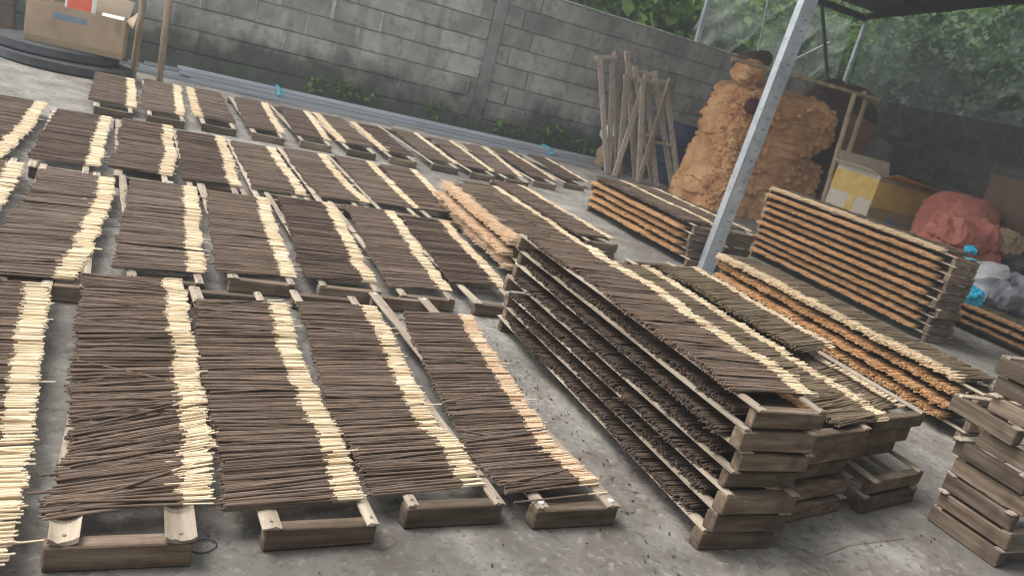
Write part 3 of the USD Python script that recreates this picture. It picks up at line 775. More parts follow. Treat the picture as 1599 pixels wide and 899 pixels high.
def film(x0, x1, top0, top1, bot, seed, nx=110, nz=40):
    """A hanging sheet along +x, wrinkled, its top edge from top0 to top1 and its hem sagging."""
    u, w = np.meshgrid(np.linspace(0, 1, nx), np.linspace(0, 1, nz))
    X = x0 + (x1 - x0) * u
    sag = .10 * np.sin(PI * np.clip(u * 1.15, 0, 1)) * (1 - w)
    Z = bot + (top0 + (top1 - top0) * u - bot) * w + sag * 0 + .05 * (meshkit.noise(np.stack([X * 1.7, X * 0, X * 0], -1), seed) - .5) * (1 - w)
    q = np.stack([X * 1.1, Z * 2.0 + X * .5, X * 0 + 2], -1)
    d = X - .9 * Z
    q2 = np.stack([d * 2.2, Z * .9 + X * .4, X * 0 + 5], -1)
    rid = (1 - np.abs(2 * meshkit.fbm(q2, 2, seed + 1) - 1)) ** 3
    Y = .14 * (meshkit.fbm(q, 3, seed + 2) - .5) + .09 * rid
    V = np.stack([X, Y, Z], -1).reshape(-1, 3)
    i = (np.arange(nz - 1)[:, None] * nx + np.arange(nx - 1)).ravel()
    return trimesh.Trimesh(V, np.vstack([np.stack([i, i + 1, i + nx + 1], 1), np.stack([i, i + nx + 1, i + nx], 1)]), process=False)


t = thing('plastic_sheet', 'clear plastic sheet hung above the back wall behind the sawdust heap', 'plastic sheet', (7.45, WY + .22, 0))
obj('film', film(0, 3.0, 3.16, 3.16, 2.06, 21), 'plastic_film', t, smooth=True)
t = thing('plastic_sheet', 'wrinkled plastic sheet hanging above the shaded right wall', 'plastic sheet', (10.56, 10.55, 0), -PI / 2)
obj('film', film(0, 8.3, 3.2, 3.2 + 8.3 * SLOPE, 1.97, 31, 200, 50), 'plastic_film', t, smooth=True)

# ------------------------------------------------------------------ steel channels along the wall
def channel(L, w=.075, h=.035):
    o = [cbox(L, w, .004, (0, 0, .002), .0008)]
    for s in (-1, 1):
        o.append(cbox(L, .004, h - .004, (0, s * (w / 2 - .002), .004 + (h - .004) / 2 + .0002), .0008))
    return cat(o)


chs = [channel(6.0)]
ci = 0
for row_, n_, z_ in ((0, 4, 0), (1, 3, .037), (2, 2, .074)):
    for k in range(n_):
        y = 10.02 + (k + row_ * .5) * .088
        x = 3.15 + rng.uniform(-.35, .5)
        where_ = ['front edge', 'second from the front', 'third from the front', 'rear edge'][k] if n_ == 4 else ['front', 'middle', 'rear'][k] if n_ == 3 else ['front', 'rear'][k]
        t = thing('steel_channel', f'grey galvanised steel channel, {where_} one in the {["bottom", "middle", "top"][row_]} layer by the wall', 'steel channel', (x, y, z_), rng.uniform(-.006, .006), 'steel channels bundled along the wall')
        obj('profile', channel(6.0 + rng.uniform(-.2, .2)), 'pipe_steel', t)
t = thing('steel_channel', 'pale loose steel channel lying nearest the trays at the far left', 'steel channel', (1.0, 9.72, 0), -.012)
obj('profile', channel(3.6), 'pipe_steel', t)
t = thing('steel_channel', 'pale loose steel channel sticking out past the leaning frames', 'steel channel', (4.6, 9.8, 0), -.03)
obj('profile', channel(2.6), 'pipe_steel', t)
for x, lab in ((1.47, 'cyan strap tied round the channel bundle near its left part'), (5.18, 'cyan strap tied round the channel bundle near the leaning frames')):
    t = thing('tie_strap', lab, 'strap', (x, 10.15, 0))
    lp = [(0, -.175, .0), (0, -.18, .045), (0, -.09, .118), (0, .1, .122), (0, .2, .06), (0, .2, .004)]
    obj('band', tube(lp, .016, 6), 'strap_cyan', t)
    obj('tail', tube([(0, -.178, .04), (.03, -.2, .07), (.07, -.2, .12)], [.012, .01, .006], 6), 'strap_cyan', t)

# ------------------------------------------------------------------ leaning timber frames
TRESTLES = {1: [((5.48, 9.9, 1.48), (5.87, 9.5, 0)), ((5.71, 9.9, 1.44), (5.9, 9.5, 0)), ((5.44, 9.9, 1.47), (5.76, 9.9, 1.56))],
            2: [((5.76, 9.97, 1.61), (6.08, 9.57, 0)), ((5.92, 9.97, 1.64), (6.38, 9.55, 0)), ((5.73, 9.97, 1.60), (6.08, 9.97, 1.60))],
            3: [((5.89, 9.75, 1.34), (5.96, 9.33, 0)), ((6.2, 9.75, 1.41), (5.86, 9.29, 0)), ((5.86, 9.75, 1.33), (6.24, 9.75, 1.37))],
            4: [((6.53, 9.66, 1.44), (6.2, 9.2, 0)), ((6.1, 9.66, 1.34), (6.24, 9.24, 0)), ((6.06, 9.66, 1.34), (6.57, 9.66, 1.42))],
            5: [((6.24, 9.72, 1.25), (6.54, 9.24, 0)), ((6.58, 9.72, 1.25), (6.92, 9.22, 0)), ((6.21, 9.72, 1.24), (6.61, 9.72, 1.26))],
            6: [((6.03, 9.86, 1.47), (6.58, 9.4, 0)), ((6.36, 9.86, 1.48), (6.94, 9.4, 0)), ((6.0, 9.86, 1.45), (6.40, 9.86, 1.46))]}
TLAB = ['leaning timber frame at the far left of the frames, tall legs apart', 'tallest narrow timber frame, against the wall behind the others', 'leaning timber frame in front of the white pail', 'timber frame whose long right leg slants down to the left', 'rightmost low leaning timber frame, beside the blue barrel', 'leaning timber frame behind the slanting leg']
for k, segs in TRESTLES.items():
    base = np.array(segs[0][1])
    t = thing('timber_frame', TLAB[k - 1], 'frame', base, 0, 'timber frames leaning on the wall')
    r = np.random.default_rng(300 + k)
    for s in segs[:2]:
        obj('leg', beam(np.array(s[0]) - base, np.array(s[1]) - base, .075, .035, up=(0, 1, 0), ch=.004, jit=.006, rng=r), 'old_timber', t)
    for dz, dy in ((0, .035),):
        a, b = (np.array(s) - base for s in segs[2])
        obj('crossbar', beam(a + [0, dy, -.03 + dz], b + [0, dy, -.03 + dz], .03, .05, up=(0, 0, 1), ch=.003, jit=.004, rng=r), 'old_timber', t)
    f = .55
    a = (1 - f) * np.array(segs[0][0]) + f * np.array(segs[0][1]) - base
    b = (1 - f) * np.array(segs[1][0]) + f * np.array(segs[1][1]) - base
    if np.linalg.norm(a - b) > .12:
        obj('brace', beam(a + [0, .034, 0], b + [0, .034, .02], .028, .04, up=(0, 0, 1), ch=.003, jit=.003, rng=r), 'old_timber', t)

bar = thing('blue_barrel', 'dark blue plastic barrel behind the leaning timber frames', 'barrel', (7.12, 9.85, 0))
prof = np.array([(0, 0), (.27, 0), (.285, .02), (.29, .28), (.305, .29), (.305, .32), (.29, .33), (.29, .58), (.305, .59), (.305, .62), (.29, .63), (.285, .84), (.26, .88), (.25, .885), (.25, .865), (0, .865)])
obj('body', trimesh.creation.revolve(prof, sections=40), 'barrel_blue', bar, smooth=40)
obj('cap', trimesh.creation.revolve(np.array([(0, .862), (.04, .862), (.04, .89), (0, .89)]), sections=16), 'barrel_blue', bar, smooth=40)
obj('chime', trimesh.creation.revolve(np.array([(.262, .875), (.275, .875), (.275, .893), (.262, .893), (.262, .875)]), sections=40), 'barrel_blue', bar, smooth=40)
pail = thing('white_pail', 'white plastic pail half hidden behind the timber frames', 'pail', (6.02, 9.82, .42))
pp = np.array([(0, 0), (.10, 0), (.13, .2), (.138, .2), (.138, .215), (.122, .215), (.094, .012), (0, .012)])
m = trimesh.creation.revolve(pp, sections=28); m.apply_transform(trimesh.transformations.rotation_matrix(math.radians(-62), [1, 0, 0])); 
obj('body', m, 'white_plastic', pail, smooth=40)
tag(obj('tan_sack', blob((6.02, 9.86, .17), (.16, .12, .17), 2.6, 4, (.03, 4), (.015, 9), (.004, 30), 63, True), 'tan_fluff', smooth=True), 'small tan sack under the white pail behind the timber frames', 'sack')

# ------------------------------------------------------------------ sawdust heap and what leans round it
heap = thing('sawdust_heap', 'tall steep heap of orange-brown coir sawdust with hollowed face', 'sawdust heap', (0, 0, 0))
na, nz_ = 420, 200
th, hh = np.meshgrid(np.linspace(0, 2 * PI, na, endpoint=False), np.linspace(0, 1, nz_))
HX, HY = .81 - .05 * hh, .46 - .07 * hh
px_ = np.sign(np.cos(th)) * np.abs(np.cos(th)) ** .36 * HX
py_ = np.sign(np.sin(th)) * np.abs(np.sin(th)) ** .36 * HY
pz_ = hh * 1.62
billow = lambda q, sd: np.abs(2 * meshkit.noise(q, sd) - 1)
def pile(q):
    up = 1 / (1 + np.exp(-(q[..., 2] - .72) / .07))
    warp = q + .12 * (np.stack([meshkit.noise(q * 3 + 7, 1), meshkit.noise(q * 3 + 31, 2), meshkit.noise(q * 3 + 57, 3)], -1) - .5)
    d = .17 * (meshkit.fbm(warp * 1.8, 2, 41) - .5)
    d = d + up * (.05 * billow(warp * 3.0, 42) + .075 * billow(warp * 7.0 + 3, 43) + .05 * billow(warp * 15, 47)) + (1 - up) * (.07 * billow(warp * 5, 44) + .035 * billow(warp * 13, 50) + .06)
    d = d + .06 * (meshkit.fbm(warp * 17, 3, 45) - .5) + .035 * (meshkit.fbm(q * 55, 2, 46) - .5)
    cave = np.exp(-(((q[..., 0] - .62) / .20) ** 2 + ((q[..., 2] - .95) / .11) ** 2) ** 2)
    return d - .22 * cave * (q[..., 1] < 0)
q0 = np.stack([px_, py_, pz_], -1)
rad = np.stack([px_ / HX, py_ / HY], -1)
rad /= np.linalg.norm(rad, axis=-1, keepdims=True)
dd = pile(q0)
close = np.clip((hh - .93) / .07, 0, 1)
shrink = np.sqrt(np.clip(1 - close ** 2, 0, 1))
vx, vy = (px_ + rad[..., 0] * dd) * (.02 + .98 * shrink), (py_ + rad[..., 1] * dd) * (.02 + .98 * shrink)
vz = pz_ * (1 + .0) + close * .10 * (meshkit.fbm(np.stack([vx * 4, vy * 4, vx * 0], -1), 3, 48) - .2) + .10 * (meshkit.noise(np.stack([vx * 2.4, vy * 2, vx * 0], -1), 49) - .5) * hh
vz = vz + (.13 * (meshkit.fbm(q0 * 5.5 + 9, 2, 61) - .5) + .09 * (billow(q0 * 11 + 4, 62) - .3)) * np.clip(hh * 8, 0, 1) * np.clip((1 - hh) * 12, .3, 1)
hv = np.stack([vx + 7.42, vy + 8.50, np.maximum(vz, 0)], -1).reshape(-1, 3)
ia = np.arange(nz_ - 1)[:, None] * na + np.arange(na)[None]
ib = np.arange(nz_ - 1)[:, None] * na + (np.arange(na)[None] + 1) % na
ia, ib = ia.ravel(), ib.ravel()
hf = np.vstack([np.stack([ia, ib, ib + na], 1), np.stack([ia, ib + na, ia + na], 1)])
obj('packed_body', trimesh.Trimesh(hv, hf, process=False), 'sawdust', heap, smooth=True)
rh = np.random.default_rng(66)
vis = np.where((hv[:, 1] < 8.45) & (hv[:, 2] > .05))[0]
lumps = []
for k in rh.choice(vis, 900):
    c0 = hv[k]
    rr_ = abs(rh.normal(0, .016)) + .009 + (.022 * rh.uniform() if c0[2] > .8 and rh.uniform() < .3 else 0)
    m = trimesh.creation.icosphere(1, rr_)
    m.vertices *= rh.uniform(.7, 1.3, (len(m.vertices), 1)) * [1.25, 1, .8]
    m.apply_translation(c0 + [0, -.004, .0])
    lumps.append(m)
obj('loose_crumbs', cat(lumps), 'sawdust', heap, kind='stuff')
obj('loose_lump', blob((6.66, 8.25, 1.73), (.19, .16, .13), 2.6, 5, (.06, 5), (.04, 11), (.02, 26), 12, flat=False), 'sawdust', heap, smooth=True)
tag(obj('maroon_ball', blob((6.66, 7.97, 1.34), (.11, .09, .10), 2.2, 4, (.008, 4), (0, 8), seed=4, flat=False), 'maroon', smooth=True), 'dark maroon round bundle stuck in the face of the sawdust heap', 'bundle')
lg = thing('log', 'dark brown log lying across the top of the sawdust heap', 'log', (6.70, 8.45, 1.80))
obj('trunk', bamboo((0, 0, 0), (.62, .4, .18), .125, np.random.default_rng(4), 14, 5, .01), 'log', lg, smooth=40)
rk = thing('bamboo_rack', 'bamboo rack with one long rail and two uprights beside the sawdust heap', 'bamboo rack', (7.1, 6.85, 0))
rr = np.random.default_rng(12)
obj('rail', bamboo((-1.45, .5, 1.74), (.26, -.05, 1.745), .024, rr, 10, 6, .004), 'bamboo_pole', rk, smooth=40)
obj('upright', bamboo((.02, -.08, 0), (-.08, 0, 1.735), .032, rr, 10, 6, .004), 'bamboo_pole', rk, smooth=40)
obj('upright', bamboo((.30, .1, 0), (.22, .1, 1.72), .032, rr, 10, 6, .004), 'bamboo_pole', rk, smooth=40)
obj('short_rail', bamboo((.1, .05, 1.77), (.34, .12, 1.71), .03, rr, 10, 2, .002), 'bamboo_pole', rk, smooth=40)
tag(obj('brown_tarp', cat([blob((9.15, 9.1, 1.52), (.54, .36, .44), 2.0, 6, (.12, 1.8), (.10, 2.2), (.03, 6), 31, True, flat=False)]), 'brown_tarp', smooth=True), 'dark brown tarpaulin bundle piled high behind the bamboo rack', 'tarpaulin')
tag(obj('stack_crate', cbox(1.0, .7, 1.15, (9.2, 9.2, .575), .01, .01, rng), 'cardboard_dark'), 'big dark crate under the brown tarpaulin bundle', 'crate')
tag(obj('brown_board', panel([(8.35, 8.15, 0), (8.95, 8.3, 0), (9.35, 8.55, 1.58), (8.72, 8.4, 1.62)], .03, .01, 4, 3), 'brown_board'), 'reddish brown board leaning behind the yellow taped box', 'board')
tag(obj('grey_slab', panel([(9.05, 8.2, 0), (9.55, 8.35, 0), (9.85, 8.6, 1.36), (9.4, 8.45, 1.42)], .06, .004, 4, 5), 'pillar'), 'grey concrete slab leaning right of the brown board', 'slab')

# cardboard box with yellow tape
def open_box(t, x0, x1, y0, y1, z0, z1, mats, th=.007):
    obj('front_panel', cbox(x1 - x0, th, z1 - z0, ((x0 + x1) / 2, y0, (z0 + z1) / 2), .001), mats[0], t)
    obj('back_panel', cbox(x1 - x0, th, z1 - z0, ((x0 + x1) / 2, y1, (z0 + z1) / 2), .001), mats[2], t)
    for x, mm in ((x0, mats[1]), (x1, mats[3])):
        obj('side_panel', cbox(th, y1 - y0 - 2 * th, z1 - z0, (x, (y0 + y1) / 2, (z0 + z1) / 2), .001), mm, t)
    obj('bottom_panel', cbox(x1 - x0 - 2 * th, y1 - y0 - 2 * th, th, ((x0 + x1) / 2, (y0 + y1) / 2, z0 + th / 2 + .002), .001), mats[2], t)


bx = thing('taped_box', 'open cardboard box wrapped in yellow tape behind the ten-tray stack', 'cardboard box', (7.25, 6.25, .42), 0)
open_box(bx, -.40, .40, -.30, .30, 0, .55, ('card_brown', 'card_white', 'card_brown', 'card_brown'))
obj('tape', cbox(.003, .60, .22, (-.4055, 0, .40), .001), 'tape_yellow', bx)
obj('tape', cbox(.003, .10, .3, (-.4068, -.03, .2), .001), 'tape_yellow', bx)
obj('tape', cbox(.80, .003, .27, (0, -.3055, .36), .001), 'tape_amber', bx)
obj('print', cbox(.17, .002, .08, (-.05, -.3048, .12), .0008), 'print_blue', bx)
obj('flap', panel([(-.40, .30, .55), (.40, .30, .55), (.40, .36, .70), (-.40, .36, .70)], .006, .02, 6, 2), 'cardboard_inside', bx)
obj('flap', panel([(-.40, -.29, .55), (-.40, .29, .55), (-.50, .28, .60), (-.50, -.26, .58)], .006, .02, 6, 3), 'card_white', bx)
obj('flap', panel([(-.37, -.305, .552), (.39, -.305, .552), (.36, -.42, .56), (-.33, -.44, .60)], .006, .015, 6, 4), 'flap_orange', bx)
sup = thing('low_pallet', 'dark wooden pallet that the yellow taped box stands on', 'pallet', (7.25, 6.25, 0), 0)
for k in range(5):
    obj('slat', cbox(.9, .11, .02, (0, -.3 + .15 * k, .405), .002), 'board', sup)
for s in (-1, 1):
    for e in (-1, 1):
        obj('leg', cbox(.08, .08, .394, (s * .38, e * .28, .197), .003), 'board', sup)

tag(obj('pink_sack', blob((7.58, 5.46, .50), (.38, .30, .50), 4.5, 6, (.08, 1.7), (.016, 4.5), (.010, 13), 41, True, rz=.3), 'sack_pink', smooth=True), 'tall full reddish pink sack standing right of the yellow taped box', 'sack')
tag(obj('pink_sack', cat([blob((7.02, 4.92, .36), (.52, .26, .36), 2.8, 6, (.10, 2.0), (.085, 2.8), (.03, 8), 44, True, rz=.1), blob((6.88, 4.86, .70), (.36, .2, .09), 2.4, 6, (.08, 3), (.07, 4), (.025, 11), 46, True, flat=False)]), 'sack_pink', smooth=True), 'crumpled reddish pink sack slumped in front of the tall one', 'sack')
tag(obj('coir_tuft', blob((7.2, 4.66, .70), (.20, .13, .11), 2.2, 5, (.06, 6), (.03, 16), (.02, 40), 48, flat=False), 'tan_fluff', smooth=True), 'tuft of tan coir fibre lying on the crumpled pink sack', 'fibre tuft')
for (x, y, z, w, d, h, rz, lab) in ((8.35, 5.45, .0, .75, .5, .78, .2, 'lower brown carton behind the pink sacks'), (8.33, 5.45, .785, .66, .46, .5, .26, 'upper brown carton stacked on another behind the pink sacks')):
    t = thing('carton', lab, 'carton', (x, y, z), rz)
    obj('body', cbox(w, d, h, (0, 0, h / 2), .006, .006, rng), 'cardboard_dark', t)
    obj('tape', cbox(.06, d + .006, h * .3, (0, 0, h * .86), .001), 'card_brown', t)
tag(obj('silver_bag', blob((6.58, 4.30, .28), (.16, .13, .27), 2.8, 6, (.05, 3), (.05, 4), (.0, 9), 51, True), 'bag_silver', smooth=True), 'silver grey plastic bag beside the ten-tray stack', 'bag')
tag(obj('grey_tarp', cat([blob((6.86, 4.32, .20), (.36, .26, .20), 2.4, 6, (.12, 2.4), (.10, 3.2), (.035, 9), 53, True)]), 'tarp_grey', smooth=True), 'crumpled grey plastic tarpaulin heap at the right edge', 'tarpaulin')
tag(obj('black_tarp', blob((7.45, 4.62, .30), (.32, .24, .30), 2.4, 6, (.08, 3), (.10, 3.4), (.035, 9), 57, True), 'tarp_black', smooth=True), 'black plastic sheet bundled behind the grey tarpaulin', 'plastic sheet')
tag(obj('cyan_bag', blob((6.24, 4.12, .28), (.06, .05, .075), 2.2, 5, (.03, 9), (.03, 14), (.0, 9), 59, True, flat=False), 'bag_cyan', smooth=True), 'bright cyan plastic bag in front of the grey tarpaulin', 'bag')
tag(obj('cyan_wrapper', blob((6.42, 4.42, .60), (.05, .035, .025), 2.2, 3, (.02, 9), (.02, 18), (.0, 9), 60, True, flat=False), 'bag_cyan', smooth=True), 'small cyan wrapper lying against the pink sack', 'wrapper')
tag(obj('beige_sack', blob((7.72, 4.3, .42), (.26, .2, .42), 3, 4, (.05, 3), (.02, 8), (.0, 9), 61, True, rz=.5), 'beige_sack', smooth=True), 'beige sack standing at the right edge of the photo', 'sack')
for (x, y, z) in ((5.36, 3.66, 10), (5.3, 3.655, 8), (5.28, 3.65, 7)):
    tag(obj('cyan_scrap', panel([(x - .08, y - .035, z * PITCH_Z + .003), (x + .04, y - .03, z * PITCH_Z + .003), (x + .05, y + .02, z * PITCH_Z + .004), (x - .07, y + .02, z * PITCH_Z + .004)], .002, .004, 5, z), 'bag_cyan'),
        {10: 'scrap of cyan plastic on top of the ten-tray stack', 8: 'upper cyan scrap pinched between trays of the ten-tray stack', 7: 'lower cyan scrap pinched between trays of the ten-tray stack'}[z], 'plastic scrap')

# ------------------------------------------------------------------ far left: box on tyres, bamboo poles, dark post
def tyre(R, r_, w):
    p = np.array([(R - .26, -w * .35), (R - .25, -w / 2), (R - .1, -w * .52), (R - .02, -w * .46), (R, -w * .36), (R, w * .36), (R - .02, w * .46), (R - .1, w * .52), (R - .25, w / 2), (R - .26, w * .35), (R - .235, w * .3), (R - .05, w * .3), (R - .05, -w * .3), (R - .235, -w * .3), (R - .26, -w * .35)])
    return trimesh.creation.revolve(p, sections=56)


for k, (x, y, z, R, lab) in enumerate(((-.66, 8.90, 0, .58, 'lower old black tyre lying flat under the big cardboard box'), (-.74, 8.95, .1, .53, 'upper old black tyre right under the big cardboard box'))):
    t = thing('old_tyre', lab, 'tyre', (x, y, z))
    m = tyre(R, .26, .095); m.apply_translation((0, 0, .05))
    obj('casing', m, 'rubber', t, smooth=35)
lb = thing('cardboard_box', 'big open brown cardboard box with blue stamp on the old tyres', 'cardboard box', (-.58, 8.82, .20), math.radians(-2))
open_box(lb, -.40, .40, -.22, .25, 0, .36, ('cardboard', 'cardboard', 'cardboard', 'cardboard'))
obj('flap', panel([(-.02, .25, .36), (.40, .25, .36), (.43, .27, .52), (.05, .28, .56)], .006, .012, 5, 7), 'cardboard_inside', lb)
obj('flap', panel([(.40, -.2, .36), (.40, .24, .36), (.47, .22, .44), (.46, -.15, .30)], .006, .012, 5, 8), 'cardboard', lb)
obj('tape', cbox(.80, .0012, .05, (0, -.2242, .03), .0004), 'card_brown', lb)
obj('tape', cbox(.05, .0012, .12, (.34, -.2243, .30), .0004), 'card_brown', lb)
sm = [cbox(.03 + .01 * (k % 2), .0015, .028, (-.16 + .042 * k, -.2245, .265 + .004 * math.sin(k * 2)), .0006) for k in range(6)]
obj('stamp', cat([cbox(.28, .001, .055, (-.055, -.2238, .265), .0004)]), 'print_blue', lb, label='smudged blue stamp')
rp = thing('red_carton', 'red printed carton with white emblem standing in the cardboard box', 'carton', (-.58, 8.80, .21), math.radians(-8))
obj('body', cbox(.24, .1, .50, (0, 0, .25), .003), 'paper_white', rp)
obj('red_print', cbox(.20, .002, .40, (0, -.0507, .27), .0005), 'print_red', rp)
an = np.linspace(math.radians(140), math.radians(380), 20)
obj('emblem', tube(np.stack([.05 * np.cos(an), np.full(20, -.053), .27 + .035 * np.sin(an)], 1), .008, 6), 'paper_white', rp, smooth=40)
tag(obj('paper_sheaf', panel([(-.40, 8.64, .53), (-.22, 8.66, .53), (-.21, 8.98, .55), (-.40, 8.96, .55)], .03, .006, 5, 9), 'paper_white'), 'white sheaf of paper in the right end of the cardboard box', 'paper')
for (x0, x1, y, lab) in ((-.085, -.06, 9.12, 'left one of the two bamboo poles standing behind the back row'), (.165, .15, 9.1, 'right one of the two bamboo poles standing behind the back row')):
    t = thing('bamboo_pole', lab, 'bamboo pole', (x0, y, 0))
    obj('culm', bamboo((0, 0, 0), (x1 - x0, .1, 1.9), .034, np.random.default_rng(int(x0 * 1000) + 999), 10, 8, .003), 'bamboo_pole', t, smooth=40)
t = thing('dark_timber_post', 'dark timber post at the top left corner behind the tyres', 'post', (-1.28, 9.75, 0))
obj('shaft', cbox(.15, .12, 1.8, (0, 0, .9), .006, .006, rng), 'log', t)

# ------------------------------------------------------------------ small things on the floor
for (cx, cy, R, m_, lab) in ((.227, 1.508, .026, 'wire_dark', 'dark wire loop lying on the floor at the front'), (.618, 1.51, .034, 'wire_red', 'thin rusty red wire loop lying on the floor')):
    a = np.linspace(0, 2 * PI, 40, endpoint=False)
    rad = R * (1 + .12 * np.sin(2 * a + 1) + .05 * np.sin(3 * a))
    tag(obj('wire_loop', tube(np.stack([cx + rad * np.cos(a), cy + rad * np.sin(a) * .9, .002 + .001 * np.sin(a)], 1), .0012 if 'dark' in m_ else .0007, 6, True), m_, smooth=True), lab, 'wire loop')
t = thing('loose_stick', 'single incense stick lying across the near end of the rightmost front row tray', 'incense stick', (.975, 1.565, .0665), .15)
c_, b_ = stick_meshes(1)
obj('coating', c_, 'stick_brown', t, smooth=50); obj('bamboo_core', b_, 'core_cream', t, smooth=50)
tag(obj('straw', tube([(1.95, 1.39, .002), (2.1, 1.43, .004), (2.37, 1.452, .002)], .0012, 5), 'rail'), 'thin straw lying on the floor between the stacks', 'straw')
db = []
rd = np.random.default_rng(55)
for k in range(190):
    if k < 110:
        x, y = rd.uniform(1.28, 1.5), rd.uniform(1.3, 3.0)
    elif k < 140:
        x, y = rd.uniform(-.1, 2.6), rd.uniform(1.2, 1.55)
    else:
        x, y = rd.uniform(-.5, 6.5), rd.uniform(1.3, 9.5)
    l_ = abs(rd.normal(.004, .004)) + .002
    db.append(cbox(l_, .003, .003, (x, y, .002), .001, .001, rd, rz=0))
    v = db[-1].vertices - [x, y, 0]; a = rd.uniform(0, PI)
    db[-1].vertices = np.stack([v[:, 0] * math.cos(a) - v[:, 1] * math.sin(a) + x, v[:, 0] * math.sin(a) + v[:, 1] * math.cos(a) + y, v[:, 2]], 1)
tag(obj('stick_crumbs', cat(db), 'debris'), 'dark broken stick crumbs scattered over the floor', 'crumbs', kind='stuff')

# ------------------------------------------------------------------ plants
def leaf(size, wide=.8, curl=.15):
    """A heart-like leaf of 8 triangles, along +x."""
    v = np.array([(0, 0, 0), (.12, .34 * wide, .03), (.5, .42 * wide, .04), (.82, .2 * wide, .0), (1, 0, -curl), (.82, -.2 * wide, .0), (.5, -.42 * wide, .04), (.12, -.34 * wide, .03), (.45, 0, -.02)]) * size
    f = [[8, i, i + 1] for i in range(0, 7)] + [[8, 7, 0]]
    return v, np.array(f)


def foliage(n, pts_fn, size, r, wide=.8, droop=.5):
    V, F = [], []
    base = 0
    for i in range(n):
        p = pts_fn(r)
        v, f = leaf(size * r.uniform(.6, 1.25), wide)
        az, el, ro = r.uniform(0, 2 * PI), -droop + r.normal(0, .45), r.normal(0, .5)
        R = trimesh.transformations.euler_matrix(ro, -el, az, 'sxyz')[:3, :3]
        V.append(v @ R.T + p); F.append(f + base); base += len(v)
    return trimesh.Trimesh(np.vstack(V), np.vstack(F), process=False)


def shrub(name, label, x, y, z, rx, ry, rz, n, size, material, seed, cat_, group, wide=.8):
    r = np.random.default_rng(seed)
    t = thing(name, label, cat_, (x, y, z), 0, group)
    clumps = r.normal(0, 1, (14, 3)) * [rx * .5, ry * .4, rz * .3] + [0, 0, rz * .55]

    def pt(r):
        c = clumps[r.integers(0, len(clumps))]
        p = c + r.normal(0, .2, 3) * [rx, ry, rz]
        return np.array([p[0], p[1], max(p[2], .03)])
    obj('foliage', foliage(n, pt, size, r, wide), material, t, kind='stuff')
    st = []
    for c in clumps[:7]:
        st.append(tube([(c[0] * .15, c[1] * .15, -.1), c * [.55, .55, .6], c], [.016, .011, .005], 5))
    obj('stem', cat(st), 'stem', t)
    return t


_side = lambda x: 'left' if x < 7 else 'right'
BUSH = [  # x, y, z, rx, ry, rz, leaves, leaf size, look, label
    (4.6, 12.0, 1.3, .9, .5, 1.4, 420, .22, 'leaf_bright', 'leftmost broad-leaved vine peeping over the wall top'),
    (5.6, 12.2, 1.4, .9, .5, 1.5, 520, .24, 'leaf_bright', 'broad-leaved vine above the wall left of the timber frames'),
    (6.6, 12.0, 1.3, .9, .5, 1.5, 560, .24, 'leaf_bright', 'broad-leaved vine above the wall over the timber frames'),
    (7.5, 12.3, 1.4, .9, .5, 1.6, 560, .24, 'leaf_bright', 'broad-leaved vine behind the left wall post'),
    (8.4, 12.1, 1.3, .9, .5, 1.7, 600, .2, 'leaf_mid', 'leafy bush behind the plastic above the sawdust heap'),
    (9.4, 12.2, 1.3, .9, .5, 1.8, 640, .18, 'leaf_bright', 'leafy bush seen between the steel braces'),
    (10.4, 12.3, 1.4, .9, .5, 1.8, 680, .16, 'leaf_mid', 'leafy bush behind the post under the roof corner'),
    (11.5, 12.1, 1.3, 1.0, .5, 1.9, 720, .16, 'leaf_mid', 'mid green bush behind the plastic just right of the roof corner'),
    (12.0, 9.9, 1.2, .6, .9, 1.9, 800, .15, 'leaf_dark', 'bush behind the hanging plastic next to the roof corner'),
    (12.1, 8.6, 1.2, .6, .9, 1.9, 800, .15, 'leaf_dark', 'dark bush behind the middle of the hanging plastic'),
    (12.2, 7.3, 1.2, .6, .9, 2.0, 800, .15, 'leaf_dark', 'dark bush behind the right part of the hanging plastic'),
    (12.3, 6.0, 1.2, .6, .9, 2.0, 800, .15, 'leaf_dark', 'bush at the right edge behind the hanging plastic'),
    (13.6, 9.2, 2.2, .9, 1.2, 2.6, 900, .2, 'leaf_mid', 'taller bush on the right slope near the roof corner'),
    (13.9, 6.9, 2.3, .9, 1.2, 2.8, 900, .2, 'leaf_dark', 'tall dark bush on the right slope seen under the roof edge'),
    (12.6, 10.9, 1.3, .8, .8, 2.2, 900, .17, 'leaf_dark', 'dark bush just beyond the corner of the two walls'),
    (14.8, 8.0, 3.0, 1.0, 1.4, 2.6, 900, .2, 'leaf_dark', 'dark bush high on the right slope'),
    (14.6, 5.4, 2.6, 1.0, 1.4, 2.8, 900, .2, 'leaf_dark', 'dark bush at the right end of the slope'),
    (14.2, 10.8, 2.4, 1.0, 1.2, 2.8, 900, .19, 'leaf_mid', 'bush high behind the corner of the two walls'),
]
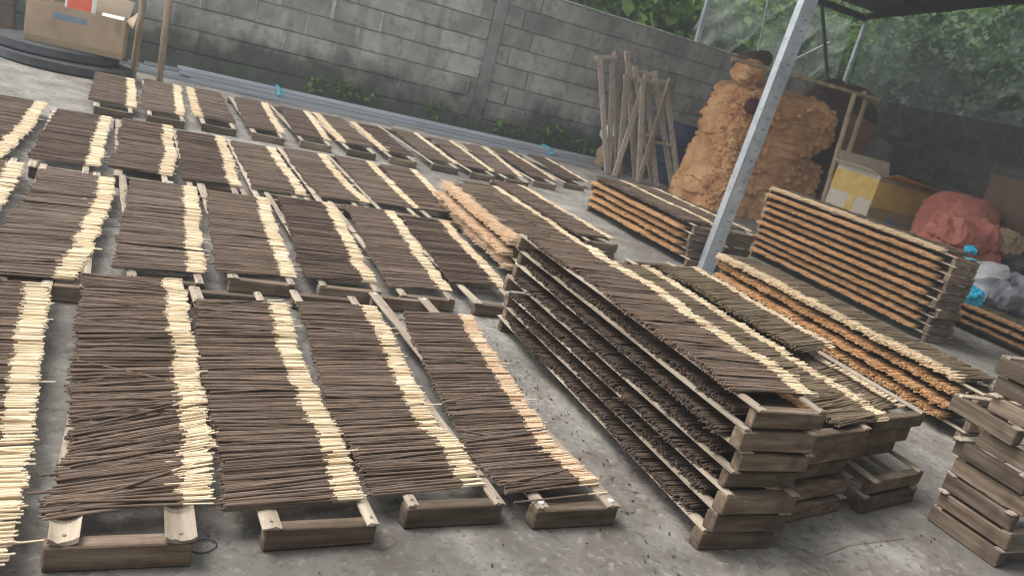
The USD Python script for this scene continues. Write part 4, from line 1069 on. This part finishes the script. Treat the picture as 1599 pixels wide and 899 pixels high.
for i, b in enumerate(BUSH):
    t = shrub('bush', b[9], *b[:8], b[8], 700 + i, 'bush', 'plants growing behind the wall')
    if b[8] == 'leaf_bright' and b[0] < 10:
        r = np.random.default_rng(1700 + i)
        for k in range(45):                                        # the big leaves nearest the yard, each its own
            c = np.array([r.uniform(-.55, .55), -.42 + r.uniform(-.12, .12), r.uniform(.5, 2.3)])
            v, f = leaf(r.uniform(.17, .29), 1.0)
            R = trimesh.transformations.euler_matrix(r.normal(0, .4), .75 + r.normal(0, .3), -PI / 2 + r.normal(0, .6), 'sxyz')[:3, :3]
            obj('leaf', trimesh.Trimesh(v @ R.T + c, f, process=False), 'leaf_bright' if r.uniform() < .8 else 'leaf_mid', t)
for i in range(13):
    x = 3.8 + i * 1.15
    r = np.random.default_rng(820 + i)
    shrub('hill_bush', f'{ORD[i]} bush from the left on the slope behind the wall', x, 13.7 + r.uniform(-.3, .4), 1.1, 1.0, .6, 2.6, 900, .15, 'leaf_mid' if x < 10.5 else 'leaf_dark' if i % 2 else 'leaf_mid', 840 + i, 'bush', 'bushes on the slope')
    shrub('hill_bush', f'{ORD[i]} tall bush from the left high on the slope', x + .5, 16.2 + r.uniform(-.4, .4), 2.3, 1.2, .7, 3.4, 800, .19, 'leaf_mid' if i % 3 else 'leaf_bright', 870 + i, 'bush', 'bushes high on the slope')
WEEDS = [(1.95, .10), (2.3, .13), (2.55, .10), (3.5, .12), (4.55, .11), (4.85, .09), (5.45, .15), (5.75, .1), (6.0, .09), (5.15, .08), (5.3, .2)]
for i, (x, h) in enumerate(WEEDS):
    r = np.random.default_rng(900 + i)
    t = thing('weed', f'{ORD[i]} small green weed from the left at the foot of the wall', 'weed', (x, 10.41, 0), 0, 'weeds at the foot of the wall')
    hh = h + .20
    obj('leaves', foliage(18, lambda r: np.array([r.normal(0, .06), r.uniform(-.03, .03), hh * r.uniform(.55, 1.1)]), .085, r), 'leaf_bright', t)
    obj('stem', cat([tube([(0, 0, 0), (r.normal(0, .02), 0, hh * .6), (r.normal(0, .045), 0, hh)], .003, 5) for _ in range(4)]), 'stem', t)

# ------------------------------------------------------------------ added thin haze, standing in for lens veil and lifting dark tones
M['damp_air'] = usdkit.material(stage, '/World/Looks/damp_air', {'v': ('principled_volume', {'color': (.86, .93, .96), 'density': .0045, 'anisotropy': .2})}, [], volume='v.volume')
hz_ = trimesh.creation.box((46, 46, 13.5)); hz_.apply_translation((11, 12, 5.2))
tag(obj('haze', hz_, 'damp_air'), 'added thin haze over the whole yard, standing in for lens veil', 'haze', kind='stuff')
